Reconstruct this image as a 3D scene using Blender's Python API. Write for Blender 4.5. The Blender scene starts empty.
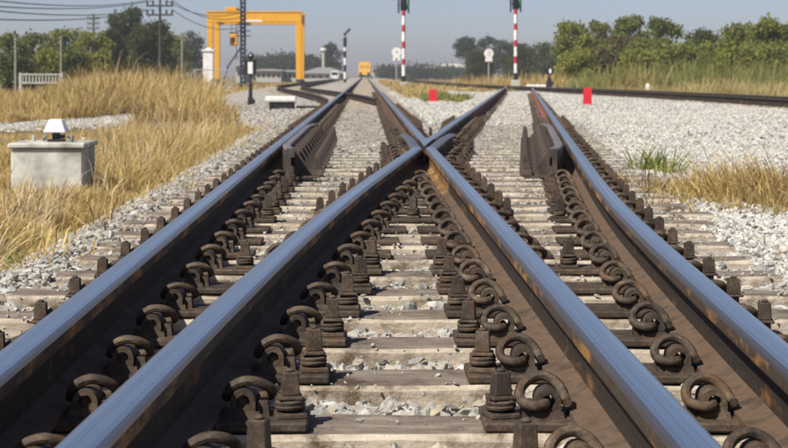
import bpy, bmesh, math, random
import numpy as np
from mathutils import Vector, Matrix

R = math.radians
rng = np.random.default_rng(7)
random.seed(7)
scene = bpy.context.scene
COL = scene.collection

# ------------------------------------------------------------------ camera, sky, sun
F, VX, HY, ZC = 1600.0, 365.0, 75.0, 0.655     # focal length in photo pixels, vanishing point, eye height (sleeper tops are z = 0)
cam_d = bpy.data.cameras.new("camera")
cam = bpy.data.objects.new("camera", cam_d)
COL.objects.link(cam)
cam.location = (0, 0, ZC)
cam.rotation_euler = (R(90), 0, 0)
cam_d.sensor_width = 36.0
cam_d.lens = 36.0 * F / 788.0
cam_d.shift_x = (394 - VX) / 788.0
cam_d.shift_y = -(224 - HY) / 788.0
cam_d.clip_start = 0.05
cam_d.clip_end = 6000
cam_d.dof.use_dof = True
cam_d.dof.focus_distance = 3.9
cam_d.dof.aperture_fstop = 13.0
scene.camera = cam

SUN = Vector((-0.47, -0.50, 0.74)).normalized()          # towards the sun: left, behind, high
world = bpy.data.worlds.new("World")
scene.world = world
world.use_nodes = True
nt = world.node_tree
bg = nt.nodes["Background"]
sky = nt.nodes.new("ShaderNodeTexSky")
sky.sky_type = 'NISHITA'
sky.sun_disc = False
sky.sun_elevation = math.asin(SUN.z)
sky.sun_rotation = math.atan2(SUN.x, SUN.y)
sky.air_density = 0.61
sky.dust_density = 0.8
sky.ozone_density = 5.0
tint = nt.nodes.new("ShaderNodeMix"); tint.data_type = 'RGBA'; tint.blend_type = 'MULTIPLY'      # dusty lavender cast of the whole sky
tint.inputs[0].default_value = 1.0; tint.inputs[7].default_value = (1.21, 0.99, 0.90, 1)
nt.links.new(sky.outputs[0], tint.inputs[6])
nt.links.new(tint.outputs[2], bg.inputs[0])
bg.inputs[1].default_value = 0.092
sun_d = bpy.data.lights.new("sun", 'SUN')
sun_d.energy = 4.9
sun_d.angle = R(0.6)
sun_d.color = (1.0, 0.93, 0.80)
sun = bpy.data.objects.new("sun", sun_d)
COL.objects.link(sun)
sun.rotation_euler = SUN.to_track_quat('Z', 'Y').to_euler()
scene.view_settings.view_transform = 'Standard'
scene.view_settings.look = 'None'
scene.view_settings.exposure = 0.32
scene.view_settings.gamma = 1.0
scene.cycles.max_bounces = 6
scene.cycles.diffuse_bounces = 3
scene.cycles.glossy_bounces = 3
scene.cycles.transparent_max_bounces = 4
scene.cycles.volume_bounces = 0

# ------------------------------------------------------------------ helpers
def px(x, d):                      # photo column at depth d -> world X
    return (x - VX) * d / F
def pz(y, d):                      # photo row at depth d -> world Z
    return ZC - (y - HY) * d / F

def link(o, parent=None):
    COL.objects.link(o)
    if parent is not None:
        o.parent = parent
    return o

def tag(o, label=None, cat=None, group=None, kind=None):
    if label: o['label'] = label
    if cat: o['category'] = cat
    if group: o['group'] = group
    if kind: o['kind'] = kind
    return o

def empty(name, loc, label, cat, group=None, rz=0):
    o = bpy.data.objects.new(name, None)
    o.empty_display_size = 0.2
    o.location = loc
    o.rotation_euler = (0, 0, rz)
    link(o)
    return tag(o, label, cat, group)

class MB:
    """collects shapes into one mesh"""
    def __init__(s):
        s.v = []; s.f = []; s.m = []
    def add(s, vs, fs, m=0):
        n = len(s.v)
        s.v += [tuple(v) for v in vs]
        s.f += [tuple(i + n for i in f) for f in fs]
        s.m += [m] * len(fs)
        return s
    def box(s, c, d, rz=0.0, taper=(1, 1), m=0, rx=0.0, ry=0.0):
        M = Matrix.Translation(c) @ Matrix.Rotation(rz, 4, 'Z') @ Matrix.Rotation(ry, 4, 'Y') @ Matrix.Rotation(rx, 4, 'X')
        hx, hy, hz = d[0] / 2, d[1] / 2, d[2] / 2
        vs = []
        for z, (tx, ty) in ((-hz, (1, 1)), (hz, taper)):
            for x, y in ((-hx, -hy), (hx, -hy), (hx, hy), (-hx, hy)):
                vs.append(M @ Vector((x * tx, y * ty, z)))
        return s.add(vs, [(3, 2, 1, 0), (4, 5, 6, 7), (0, 1, 5, 4), (1, 2, 6, 5), (2, 3, 7, 6), (3, 0, 4, 7)], m)
    def tube(s, pts, r, n=8, cap=True, m=0):
        pts = [Vector(p) for p in pts]
        rs = r if isinstance(r, (list, tuple)) else [r] * len(pts)
        vs = []; fs = []
        up = None
        for i, p in enumerate(pts):
            t = (pts[min(i + 1, len(pts) - 1)] - pts[max(i - 1, 0)]).normalized()
            if up is None:
                up = Vector((0, 0, 1)) if abs(t.z) < 0.9 else Vector((1, 0, 0))
            a = t.cross(up)
            if a.length < 1e-6: a = t.orthogonal()
            a.normalize(); b = a.cross(t).normalized(); up = b
            for k in range(n):
                an = 2 * math.pi * k / n
                vs.append(p + (a * math.cos(an) + b * math.sin(an)) * rs[i])
        for i in range(len(pts) - 1):
            for k in range(n):
                k2 = (k + 1) % n
                fs.append((i * n + k, i * n + k2, (i + 1) * n + k2, (i + 1) * n + k))
        if cap:
            fs.append(tuple(range(n - 1, -1, -1)))
            fs.append(tuple((len(pts) - 1) * n + k for k in range(n)))
        return s.add(vs, fs, m)
    def lathe(s, prof, n=16, c=(0, 0, 0), m=0, axis='Z'):
        vs = []; fs = []
        for r_, z in prof:
            for k in range(n):
                a = 2 * math.pi * k / n
                if axis == 'Z': vs.append((c[0] + r_ * math.cos(a), c[1] + r_ * math.sin(a), c[2] + z))
                else: vs.append((c[0] + r_ * math.cos(a), c[1] + z, c[2] + r_ * math.sin(a)))
        for i in range(len(prof) - 1):
            for k in range(n):
                k2 = (k + 1) % n
                fs.append((i * n + k, i * n + k2, (i + 1) * n + k2, (i + 1) * n + k))
        fs.append(tuple(range(n - 1, -1, -1)))
        fs.append(tuple((len(prof) - 1) * n + k for k in range(n)))
        return s.add(vs, fs, m)
    def prism(s, poly, y0, y1, m=0):
        """polygon in XZ swept along Y"""
        n = len(poly)
        vs = [(x, y0, z) for x, z in poly] + [(x, y1, z) for x, z in poly]
        fs = [tuple(range(n)), tuple(range(2 * n - 1, n - 1, -1))]
        for k in range(n):
            k2 = (k + 1) % n
            fs.append((k, n + k, n + k2, k2))
        return s.add(vs, fs, m)
    def mesh(s, name, mats, bevel=0.0, seg=1, smooth=False):
        me = bpy.data.meshes.new(name)
        me.from_pydata(s.v, [], s.f)
        for mt in (mats if isinstance(mats, (list, tuple)) else [mats]):
            me.materials.append(mt)
        me.polygons.foreach_set("material_index", s.m)
        bm = bmesh.new(); bm.from_mesh(me)
        bmesh.ops.recalc_face_normals(bm, faces=bm.faces)
        if bevel > 0:
            ed = [e for e in bm.edges if len(e.link_faces) == 2 and e.calc_face_angle(0) > 0.5]
            bmesh.ops.bevel(bm, geom=ed, offset=bevel, segments=seg, affect='EDGES', profile=0.6, clamp_overlap=True)
        bm.to_mesh(me); bm.free()
        if smooth:
            me.polygons.foreach_set("use_smooth", [True] * len(me.polygons))
            me.set_sharp_from_angle(angle=R(40))
        me.update()
        return me
    def build(s, name, mats, parent=None, bevel=0.0, seg=1, smooth=False, loc=None):
        o = bpy.data.objects.new(name, s.mesh(name, mats, bevel, seg, smooth))
        if loc is not None: o.location = loc
        return link(o, parent)

def np_mesh(name, V, Fa, mats, smooth=False, midx=None):
    me = bpy.data.meshes.new(name)
    V = np.asarray(V, dtype=np.float32); Fa = np.asarray(Fa, dtype=np.int32)
    n, k = Fa.shape
    me.vertices.add(len(V)); me.vertices.foreach_set("co", V.ravel())
    me.loops.add(n * k); me.loops.foreach_set("vertex_index", Fa.ravel())
    me.polygons.add(n)
    me.polygons.foreach_set("loop_start", np.arange(0, n * k, k, dtype=np.int32))
    for mt in (mats if isinstance(mats, (list, tuple)) else [mats]):
        me.materials.append(mt)
    if midx is not None: me.polygons.foreach_set("material_index", np.asarray(midx, dtype=np.int32))
    me.polygons.foreach_set("use_smooth", np.full(n, smooth))
    me.update(calc_edges=True)
    me.validate()
    return me

def np_obj(name, V, Fa, mats, parent=None, smooth=False, midx=None):
    return link(bpy.data.objects.new(name, np_mesh(name, V, Fa, mats, smooth, midx)), parent)

def spline(pts, n=6):
    """Catmull-Rom through the points"""
    P = [Vector(p) for p in pts]; out = []
    for i in range(len(P) - 1):
        p0 = P[max(i - 1, 0)]; p1 = P[i]; p2 = P[i + 1]; p3 = P[min(i + 2, len(P) - 1)]
        for k in range(n):
            t = k / n
            out.append(0.5 * ((2 * p1) + (p2 - p0) * t + (2 * p0 - 5 * p1 + 4 * p2 - p3) * t * t + (3 * p1 - p0 - 3 * p2 + p3) * t ** 3))
    out.append(P[-1])
    return out

# ------------------------------------------------------------------ materials
class NM:
    def __init__(s, name):
        s.mat = bpy.data.materials.new(name); s.mat.use_nodes = True
        s.t = s.mat.node_tree; s.b = s.t.nodes["Principled BSDF"]
    def n(s, kind, **kw):
        nd = s.t.nodes.new(kind)
        for k, v in kw.items(): setattr(nd, k, v)
        return nd
    def l(s, a, b): s.t.links.new(a, b)
    def coord(s, out="Object", scale=(1, 1, 1), rand=False):
        tc = s.n("ShaderNodeTexCoord"); mp = s.n("ShaderNodeMapping")
        mp.inputs["Scale"].default_value = scale
        s.l(tc.outputs[out], mp.inputs["Vector"])
        if rand:
            oi = s.n("ShaderNodeObjectInfo"); mu = s.n("ShaderNodeMath", operation='MULTIPLY'); mu.inputs[1].default_value = 57.0
            s.l(oi.outputs["Random"], mu.inputs[0]); s.l(mu.outputs[0], mp.inputs["Location"])
        return mp.outputs[0]
    def noise(s, vec, scale, detail=4, rough=0.6):
        nz = s.n("ShaderNodeTexNoise"); nz.inputs["Scale"].default_value = scale
        nz.inputs["Detail"].default_value = detail; nz.inputs["Roughness"].default_value = rough
        s.l(vec, nz.inputs["Vector"]); return nz.outputs[0]
    def ramp(s, fac, stops):
        rp = s.n("ShaderNodeValToRGB"); cr = rp.color_ramp
        while len(cr.elements) < len(stops): cr.elements.new(0.5)
        for e, (p, c) in zip(cr.elements, stops):
            e.position = p; e.color = (*c, 1) if len(c) == 3 else c
        s.l(fac, rp.inputs[0]); return rp.outputs[0]
    def mix(s, fac, a, b, mode='MIX'):
        mx = s.n("ShaderNodeMix", data_type='RGBA', blend_type=mode)
        for sock, v in ((mx.inputs[0], fac), (mx.inputs[6], a), (mx.inputs[7], b)):
            if hasattr(v, "is_linked"): s.l(v, sock)
            elif isinstance(v, (int, float)): sock.default_value = v
            else: sock.default_value = (*v, 1)
        return mx.outputs[2]
    def bump(s, h, strength=0.4, dist=0.01):
        bp = s.n("ShaderNodeBump"); bp.inputs["Strength"].default_value = strength
        bp.inputs["Distance"].default_value = dist
        s.l(h, bp.inputs["Height"]); s.l(bp.outputs[0], s.b.inputs["Normal"])
    def set(s, color=None, rough=None, metal=None, spec=None):
        for key, v in (("Base Color", color), ("Roughness", rough), ("Metallic", metal), ("Specular IOR Level", spec)):
            if v is None: continue
            if hasattr(v, "is_linked"): s.l(v, s.b.inputs[key])
            elif isinstance(v, (int, float)): s.b.inputs[key].default_value = v
            else: s.b.inputs[key].default_value = (*v, 1)
        return s.mat

def noisy(name, a, b, scale=20, rough=0.8, metal=0.0, bump=0.3, bd=0.004, lo=0.35, hi=0.65, spec=0.3, rand=False, coord="Object", c=None):
    m = NM(name); v = m.coord(coord, rand=rand)
    f = m.noise(v, scale, 6)
    st = [(lo, a), (hi, b)] if c is None else [(lo, a), ((lo + hi) / 2, b), (hi, c)]
    m.set(m.ramp(f, st), rough, metal, spec)
    if bump: m.bump(m.noise(v, scale * 3, 5), bump, bd)
    return m.mat

def island(name, cols, rough=0.9, spec=0.2, trans=0.0, nscale=0.0, var=0.35):
    """colour picked per connected piece (stone, leaf, blade)"""
    m = NM(name); g = m.n("ShaderNodeNewGeometry")
    st = [(i / max(1, len(cols) - 1), c) for i, c in enumerate(cols)]
    col = m.ramp(g.outputs["Random Per Island"], st)
    if nscale:
        v = m.coord("Object")
        nz = m.noise(v, nscale, 3)
        col = m.mix(1.0, col, m.ramp(nz, [(0.3, (1 - var,) * 3), (0.7, (1 + var * .6,) * 3)]), 'MULTIPLY')
    m.set(col, rough, 0.0, spec)
    if trans > 0:
        tr = m.n("ShaderNodeBsdfTranslucent"); m.l(col, tr.inputs[0])
        ms = m.n("ShaderNodeMixShader"); ms.inputs[0].default_value = trans
        out = m.t.nodes["Material Output"]
        m.l(m.b.outputs[0], ms.inputs[1]); m.l(tr.outputs[0], ms.inputs[2]); m.l(ms.outputs[0], out.inputs[0])
    return m.mat

def plain(name, c, rough=0.6, metal=0.0, spec=0.4, dirt=0.12, scale=6):
    a = tuple(x * (1 - dirt) for x in c); b = tuple(min(1, x * (1 + dirt)) for x in c)
    return noisy(name, a, b, scale, rough, metal, 0.08, 0.002, spec=spec)

M = {}
# polished running surface of the rails
def steel(name, dark, light, r0, r1):
    m = NM(name)
    v = m.coord("UV", (170, 0.35, 1)); st = m.noise(v, 1.0, 3)
    v2 = m.coord("UV", (45, 0.12, 1)); st2 = m.noise(v2, 1.0, 4)
    v3 = m.coord("Object", (1, 1, 1)); sp = m.noise(v3, 90, 3)
    ad = m.n("ShaderNodeMath", operation='ADD'); m.l(st, ad.inputs[0]); m.l(st2, ad.inputs[1])
    hf = m.n("ShaderNodeMath", operation='MULTIPLY'); hf.inputs[1].default_value = .5; m.l(ad.outputs[0], hf.inputs[0])
    col = m.ramp(hf.outputs[0], [(0.38, dark), (0.62, light)])
    col = m.mix(m.ramp(sp, [(0.66, (0, 0, 0)), (0.72, (.7, .7, .7))]), col, (0.09, 0.065, 0.05))
    m.set(col, m.ramp(hf.outputs[0], [(0.36, (r1,) * 3), (0.62, (r0,) * 3)]), 1.0)
    m.bump(st, 0.06, 0.002)
    return m.mat
M['steel'] = steel("polished_rail_steel", (0.56, 0.575, 0.58), (0.84, 0.86, 0.865), .22, .40)
M['edge'] = steel("dull_rail_shoulder", (0.26, 0.235, 0.22), (0.48, 0.45, 0.44), .34, .5)
# rail web and head sides: almost black, orange rust flakes
def rail_side(name, dark, mid, rust, lo):
    m = NM(name)
    v = m.coord("Object", (1, 0.35, 1)); a = m.noise(v, 9, 6, 0.7)
    v2 = m.coord("Object"); b = m.noise(v2, 60, 5)
    base = m.ramp(b, [(0.3, dark), (0.75, mid)])
    m.set(m.mix(m.ramp(a, [(lo, (0, 0, 0)), (lo + 0.1, (1, 1, 1))]), base, rust), 0.8, 0.0, 0.25)
    m.bump(b, 0.35, 0.003)
    return m.mat
M['web'] = rail_side("dark_rail_web", (0.022, 0.017, 0.014), (0.05, 0.037, 0.028), (0.18, 0.09, 0.035), 0.57)
M['head'] = rail_side("rusty_rail_head_side", (0.05, 0.038, 0.03), (0.095, 0.066, 0.045), (0.34, 0.17, 0.055), 0.5)
M['foot'] = noisy("dusty_rail_foot", (0.05, 0.035, 0.025), (0.125, 0.085, 0.058), 14, 0.85, 0, 0.3, 0.003, c=(0.09, 0.053, 0.033), lo=.3, hi=.7)
M['redweb'] = rail_side("red_rusted_rail_web", (0.16, 0.062, 0.042), (0.26, 0.095, 0.062), (0.30, 0.12, 0.07), 0.6)
def iron(name, dark, mid, dust, rust):
    m = NM(name); v = m.coord("Object", rand=True)
    f = m.noise(v, 34, 7, .7); fine = m.noise(v, 170, 4, .7); big = m.noise(v, 11, 4, .6)
    col = m.ramp(f, [(.32, dark), (.52, mid), (.70, dust)])
    col = m.mix(m.ramp(big, [(.56, (0, 0, 0)), (.70, (.8, .8, .8))]), col, rust)
    col = m.mix(1.0, col, m.ramp(fine, [(.35, (.62, .62, .62)), (.65, (1.25, 1.22, 1.18))]), 'MULTIPLY')
    oi = m.n("ShaderNodeObjectInfo")
    col = m.mix(1.0, col, m.ramp(oi.outputs["Random"], [(0, (.70, .70, .72)), (1, (1.22, 1.18, 1.12))]), 'MULTIPLY')
    m.set(col, m.ramp(fine, [(.3, (.55,) * 3), (.7, (.88,) * 3)]), 0, .4)
    ad = m.n("ShaderNodeMath", operation='ADD'); m.l(f, ad.inputs[0]); m.l(fine, ad.inputs[1])
    m.bump(ad.outputs[0], .55, .0022)
    return m.mat
M['plate'] = iron("greasy_brown_iron", (0.032, 0.024, 0.020), (0.073, 0.054, 0.039), (0.140, 0.106, 0.078), (0.110, 0.059, 0.029))
M['clip'] = iron("dusty_clip_iron", (0.037, 0.029, 0.023), (0.091, 0.068, 0.050), (0.177, 0.137, 0.100), (0.122, 0.066, 0.034))
M['guard'] = noisy("dull_guard_rail_iron", (0.042, 0.032, 0.027), (0.10, 0.076, 0.064), 16, 0.7, 0.0, 0.3, 0.002)
M['guard_top'] = noisy('worn_guard_rail_top', (0.15, 0.13, 0.125), (0.30, 0.275, 0.27), 14, .5, .4, .1, .001)
# sleepers: pale worn sides, dirty tops
def sleeper_mat(name, a, b, c, stain, slo):
    m = NM(name)
    v = m.coord("Object", (1, 3.2, 3.2), rand=True); f = m.noise(v, 6, 8, 0.72)
    vb = m.coord("Object", (1, 1, 1), rand=True); g = m.noise(vb, 9, 6, 0.68)
    h = m.noise(vb, 55, 4)
    col = m.ramp(f, [(0.28, a), (0.5, b), (0.72, c)])
    col = m.mix(m.ramp(g, [(slo, (0, 0, 0)), (slo + 0.16, (1, 1, 1))]), col, stain)
    m.set(col, 0.92, 0, 0.15)
    ad = m.n("ShaderNodeMath", operation='ADD'); m.l(f, ad.inputs[0]); m.l(h, ad.inputs[1])
    m.bump(ad.outputs[0], 0.7, 0.006)
    return m.mat
M['sl_side'] = sleeper_mat("worn_sleeper_side", (0.17, 0.135, 0.10), (0.44, 0.385, 0.31), (0.60, 0.54, 0.455), (0.13, 0.095, 0.066), 0.50)
M['sl_top'] = sleeper_mat("dirty_sleeper_top", (0.115, 0.093, 0.075), (0.195, 0.163, 0.134), (0.34, 0.30, 0.25), (0.075, 0.058, 0.045), 0.52)
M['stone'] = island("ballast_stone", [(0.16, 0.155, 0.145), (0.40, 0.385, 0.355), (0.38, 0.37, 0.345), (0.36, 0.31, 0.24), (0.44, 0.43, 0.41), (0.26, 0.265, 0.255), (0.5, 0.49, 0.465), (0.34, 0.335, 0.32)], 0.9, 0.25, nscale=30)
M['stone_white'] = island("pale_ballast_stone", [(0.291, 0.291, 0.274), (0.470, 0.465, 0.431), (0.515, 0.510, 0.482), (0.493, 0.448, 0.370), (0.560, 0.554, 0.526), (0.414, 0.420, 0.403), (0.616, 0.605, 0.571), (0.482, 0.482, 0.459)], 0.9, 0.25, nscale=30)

# ------------------------------------------------------------------ track alignments
XA, XC, G = -0.622, 0.443, 1.065
RT = 0.165                                          # running surface height
def xb(y):
    t = min(y, 8.0) - 2.1
    x = -0.382 + 0.055 * t + 0.00372 * t * t
    return x + (0.0989 * (y - 8.0) if y > 8 else 0)
def xd(y): return xb(y) + G + 0.02 * max(0, min(1, (6 - y) / 4))
def interp(pts):
    ys = [p[0] for p in pts]; xs = [p[1] for p in pts]
    sl = [(xs[min(i + 1, len(xs) - 1)] - xs[max(i - 1, 0)]) / max(1e-6, (ys[min(i + 1, len(ys) - 1)] - ys[max(i - 1, 0)])) for i in range(len(xs))]
    def f(y):
        if y <= ys[0]: return xs[0]
        if y >= ys[-1]: return xs[-1]
        i = max(k for k in range(len(ys)) if ys[k] <= y); i = min(i, len(ys) - 2)
        h = ys[i + 1] - ys[i]; t = (y - ys[i]) / h
        return ((2 * t**3 - 3 * t**2 + 1) * xs[i] + (t**3 - 2 * t**2 + t) * h * sl[i] + (-2 * t**3 + 3 * t**2) * xs[i + 1] + (t**3 - t**2) * h * sl[i + 1])
    return f
x3 = interp([(20, 8.6), (33, 8.6), (42, 8.35), (56, 7.4), (73, 5.5), (90, 4.5), (117, 4.0), (400, 4.0)])      # near rail of the far right track
SP = 0.46
ties = [2.08 + SP * k for k in range(0, 62)]        # near sleepers, one by one, out to 30 m
LONG_END = 21.0                                     # long turnout timbers up to here

def xs_(y):
    t = max(0.0, min(1.0, (y - 27.0) / 52.0))
    return 0.40 - 3.45 * t * t * (3 - 2 * t)
def bed_left(y): return np.interp(y, [0, 14, 28, 31, 36, 60, 100, 400], [-1.72, -1.72, -1.85, -2.4, -4.2, -5.6, -6.0, -6.0])
def bed_right(y): return np.interp(y, [0, 30, 42, 56, 73, 90, 120, 400], [11.2, 11.2, 11.0, 10.0, 8.2, 7.0, 6.6, 6.6])
_ph = rng.uniform(0, 6.28, 12)
def lump(x, y):
    return (np.sin(x * 2.1 + _ph[0]) * np.sin(y * 1.3 + _ph[1]) + 0.6 * np.sin(x * 4.7 + y * 2.9 + _ph[2]) + 0.5 * np.sin(x * 9.1 - y * 7.3 + _ph[3])) / 2.1
def bed_z(x, y):
    x = np.asarray(x, float); y = np.asarray(y, float)
    lvl = np.interp(y, [0, 5, 8, 12, 40], [-0.052, -0.046, -0.032, -0.022, -0.018])
    z = lvl + 0.010 * lump(x, y)
    xdv = np.where(y > 8, 0.0778 + 0.0989 * (y - 8), 0) + G
    right = np.clip((x - np.maximum(xdv + 0.5, 1.3)) / 0.6, 0, 1)
    z = z + right * (0.02 * lump(x * 0.7, y * 0.6) - 0.02)
    # gravel heaped between the diverging tracks
    mid = (0.5 * (XC + (xdv - G)))
    w = np.clip((xdv - G - XC - 0.5) / 0.6, 0, 1) * (y > 12)
    z = z + 0.05 * w * np.exp(-((x - mid) / 0.5) ** 2)
    bl, br = bed_left(y), bed_right(y)
    dl = np.clip((bl + 0.55 - x) / 0.55, 0, 2); dr = np.clip((x - br + 0.8) / 0.8, 0, 2)
    z = z - 0.27 * dl - 0.27 * dr
    return z

# ------------------------------------------------------------------ setting: ground, ballast, path
m = NM("dry_earth"); v = m.coord("Object")
col = m.ramp(m.noise(v, 0.35, 8, 0.7), [(0.3, (0.16, 0.115, 0.055)), (0.55, (0.24, 0.18, 0.095)), (0.72, (0.13, 0.115, 0.04))])
m.set(col, 0.95, 0, 0.1); m.bump(m.noise(v, 14, 6), 0.6, 0.05)
GZ = -0.30
ground = MB().add([(-600, -50, GZ), (600, -50, GZ), (600, 1300, GZ), (-600, 1300, GZ)], [(0, 1, 2, 3)]).build("ground", m.mat)
tag(ground, "flat dry brown earth under the grass on both sides of the tracks", kind='structure')

hz = NM("pale_dusty_air")
pv = hz.n("ShaderNodeVolumePrincipled"); pv.inputs["Color"].default_value = (0.86, 0.865, 0.94, 1)
pv.inputs["Density"].default_value = 0.0008; pv.inputs["Anisotropy"].default_value = 0.2
hz.t.nodes.remove(hz.b); hz.l(pv.outputs[0], hz.t.nodes["Material Output"].inputs["Volume"])
haze = MB().box((0, 625, 5.85), (1240, 1390, 14.3)).build("haze", hz.mat)
tag(haze, "pale dusty haze greying the far trees and buildings", kind='stuff')

def gravel_mat(name, cols, scale):
    m = NM(name); v = m.coord("Object")
    vo = m.n("ShaderNodeTexVoronoi"); vo.inputs["Scale"].default_value = scale; m.l(v, vo.inputs["Vector"])
    sep = m.n("ShaderNodeSeparateColor"); m.l(vo.outputs["Color"], sep.inputs[0])
    col = m.ramp(sep.outputs[0], [(i / (len(cols) - 1), c) for i, c in enumerate(cols)])
    big = m.noise(v, 1.1, 6, 0.6)
    col = m.mix(m.ramp(big, [(0.5, (0, 0, 0)), (0.8, (0.5, 0.5, 0.5))]), col, (0.30, 0.26, 0.19))
    m.set(col, 0.95, 0, 0.15); m.bump(vo.outputs["Distance"], -0.9, 0.02)
    return m.mat
M['bed'] = gravel_mat("gravel_bed", [(0.20, 0.19, 0.17), (0.36, 0.345, 0.315), (0.42, 0.40, 0.37), (0.33, 0.31, 0.28), (0.48, 0.465, 0.435)], 22)
ys = np.concatenate([np.arange(0.8, 14, 0.12), np.arange(14, 40, 0.4), np.arange(40, 120, 2.0), np.arange(120, 405, 20)])
ts = np.concatenate([np.linspace(0, 0.12, 8)[:-1], np.linspace(0.12, 0.55, 40)[:-1], np.linspace(0.55, 1, 26)])
YY, TT = np.meshgrid(ys, ts, indexing='ij')
XX = (bed_left(YY) - 0.15) * (1 - TT) + (bed_right(YY) + 0.25) * TT
ZZ = bed_z(XX, YY)
V = np.stack([XX, YY, ZZ], -1).reshape(-1, 3)
nt_, ny_ = len(ts), len(ys)
idx = np.arange(ny_ * nt_).reshape(ny_, nt_)
Fa = np.stack([idx[:-1, :-1], idx[:-1, 1:], idx[1:, 1:], idx[1:, :-1]], -1).reshape(-1, 4)
bed = np_obj("ballast_bed", V, Fa, M['bed'], smooth=True)
tag(bed, "wide bed of pale crushed stone carrying all the tracks", kind='structure')

# pale worn lane crossing the grass on the left
lane_c = spline([(-13.0, 22.5, 0), (-9.0, 25.0, 0), (-6.4, 28.0, 0), (-5.1, 32.5, 0), (-4.3, 40, 0), (-3.9, 48, 0)], 8)
vs = []; fs = []
for i, p in enumerate(lane_c):
    t = (lane_c[min(i + 1, len(lane_c) - 1)] - lane_c[max(i - 1, 0)]).normalized(); nrm = Vector((t.y, -t.x, 0))
    w = 1.3 + 0.25 * math.sin(i * 1.7)
    for k, u in enumerate((-1, -0.5, 0, 0.5, 1)):
        q = p + nrm * (u * w); vs.append((q.x, q.y, GZ + 0.015 + 0.03 * (1 - u * u)))
for i in range(len(lane_c) - 1):
    for k in range(4): fs.append((i * 5 + k, i * 5 + k + 1, (i + 1) * 5 + k + 1, (i + 1) * 5 + k))
lane = MB().add(vs, fs).build("gravel_path", M['bed'], smooth=True)
tag(lane, "pale gravel path worn through the dry grass behind the concrete cable box", kind='structure')

# ------------------------------------------------------------------ stones
def hull_template(seed):
    r = np.random.default_rng(seed)
    bm = bmesh.new()
    for p in r.normal(size=(11, 3)):
        p = p / np.linalg.norm(p) * r.uniform(0.75, 1.0)
        bm.verts.new((p[0], p[1] * 0.8, p[2] * 0.62))
    res = bmesh.ops.convex_hull(bm, input=bm.verts)
    bmesh.ops.delete(bm, geom=[g for g in res["geom_interior"] if isinstance(g, bmesh.types.BMVert)], context='VERTS')
    bmesh.ops.triangulate(bm, faces=bm.faces)
    bm.verts.index_update()
    V = np.array([v.co[:] for v in bm.verts]); Fa = np.array([[v.index for v in f.verts] for f in bm.faces])
    bm.free(); return V, Fa
TPL = [hull_template(100 + i) for i in range(14)]

def rot_mats(n):
    q = rng.normal(size=(n, 4)); q /= np.linalg.norm(q, axis=1)[:, None]
    w, x, y, z = q.T
    return np.stack([np.stack([1 - 2 * (y * y + z * z), 2 * (x * y - z * w), 2 * (x * z + y * w)], -1),
                     np.stack([2 * (x * y + z * w), 1 - 2 * (x * x + z * z), 2 * (y * z - x * w)], -1),
                     np.stack([2 * (x * z - y * w), 2 * (y * z + x * w), 1 - 2 * (x * x + y * y)], -1)], 1)

def stones_mesh(P, S):
    """joined stones: P centres, S radii"""
    n = len(P); tp = rng.integers(0, len(TPL), n); RM = rot_mats(n)
    Vs = []; Fs = []; off = 0
    for k, (tv, tf) in enumerate(TPL):
        ii = np.where(tp == k)[0]
        if not len(ii): continue
        vv = np.einsum('nij,vj->nvi', RM[ii], tv) * S[ii][:, None, None]
        vv[:, :, 2] *= 0.8
        vv += P[ii][:, None, :]
        Vs.append(vv.reshape(-1, 3))
        Fs.append((tf[None] + (np.arange(len(ii)) * len(tv))[:, None, None] + off).reshape(-1, 3))
        off += len(ii) * len(tv)
    return np.concatenate(Vs), np.concatenate(Fs)

def sleeper_span(y):
    if y < LONG_END: return (XA - 0.42, xd(y) + 0.47)
    return (XA - 0.46, XC + 0.46)
def scatter(x0, x1, y0, y1, dens, smin, smax):
    n = int((x1 - x0) * (y1 - y0) * dens)
    X = rng.uniform(x0, x1, n); Y = rng.uniform(y0, y1, n); S = rng.uniform(smin, smax, n) * rng.choice([0.7, 1.0, 1.0, 1.2], n)
    return X, Y, S
allX = []; allY = []; allS = []
def in_view(X, Y, mgn=25):
    c = VX + X / Y * F
    return (c > -mgn) & (c < 788 + mgn)
# cribs between the sleepers
for (y0, y1, dens, a, b) in ((2.2, 6, 1900, 0.013, 0.034), (6, 11, 1800, 0.012, 0.026), (11, 21, 900, 0.016, 0.028), (21, 32, 380, 0.02, 0.032)):
    X, Y, S = scatter(-1.2, 6.0, y0, y1, dens, a, b)
    k = np.round((Y - ties[0]) / SP); dy = np.abs(Y - (ties[0] + SP * k))
    lo = XA - 0.46; hi = np.where(Y < LONG_END, [xd(t) + 0.5 for t in Y], XC + 0.46)
    ok = (X > lo) & (X < hi) & (dy > 0.098 + S * 0.35) & in_view(X, Y)
    allX.append(X[ok]); allY.append(Y[ok]); allS.append(S[ok])
# loose chips lying on the sleepers further up
X, Y, S = scatter(-1.2, 3.2, 3, 30, 190, 0.004, 0.012)
ok = in_view(X, Y) & (X < np.array([xd(t) + 0.6 for t in Y])); CH = (X[ok], Y[ok], S[ok])
# left shoulder
for (y0, y1, dens, a, b) in ((3.5, 9, 1500, 0.015, 0.034), (9, 18, 1000, 0.016, 0.032), (18, 40, 240, 0.022, 0.038)):
    X, Y, S = scatter(-5.0, XA - 0.44, y0, y1, dens, a, b)
    ok = (X > bed_left(Y) - 0.1 + 0.25 * rng.random(len(X))) & in_view(X, Y)
    allX.append(X[ok]); allY.append(Y[ok]); allS.append(S[ok])
nA = sum(len(a) for a in allX)
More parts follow.
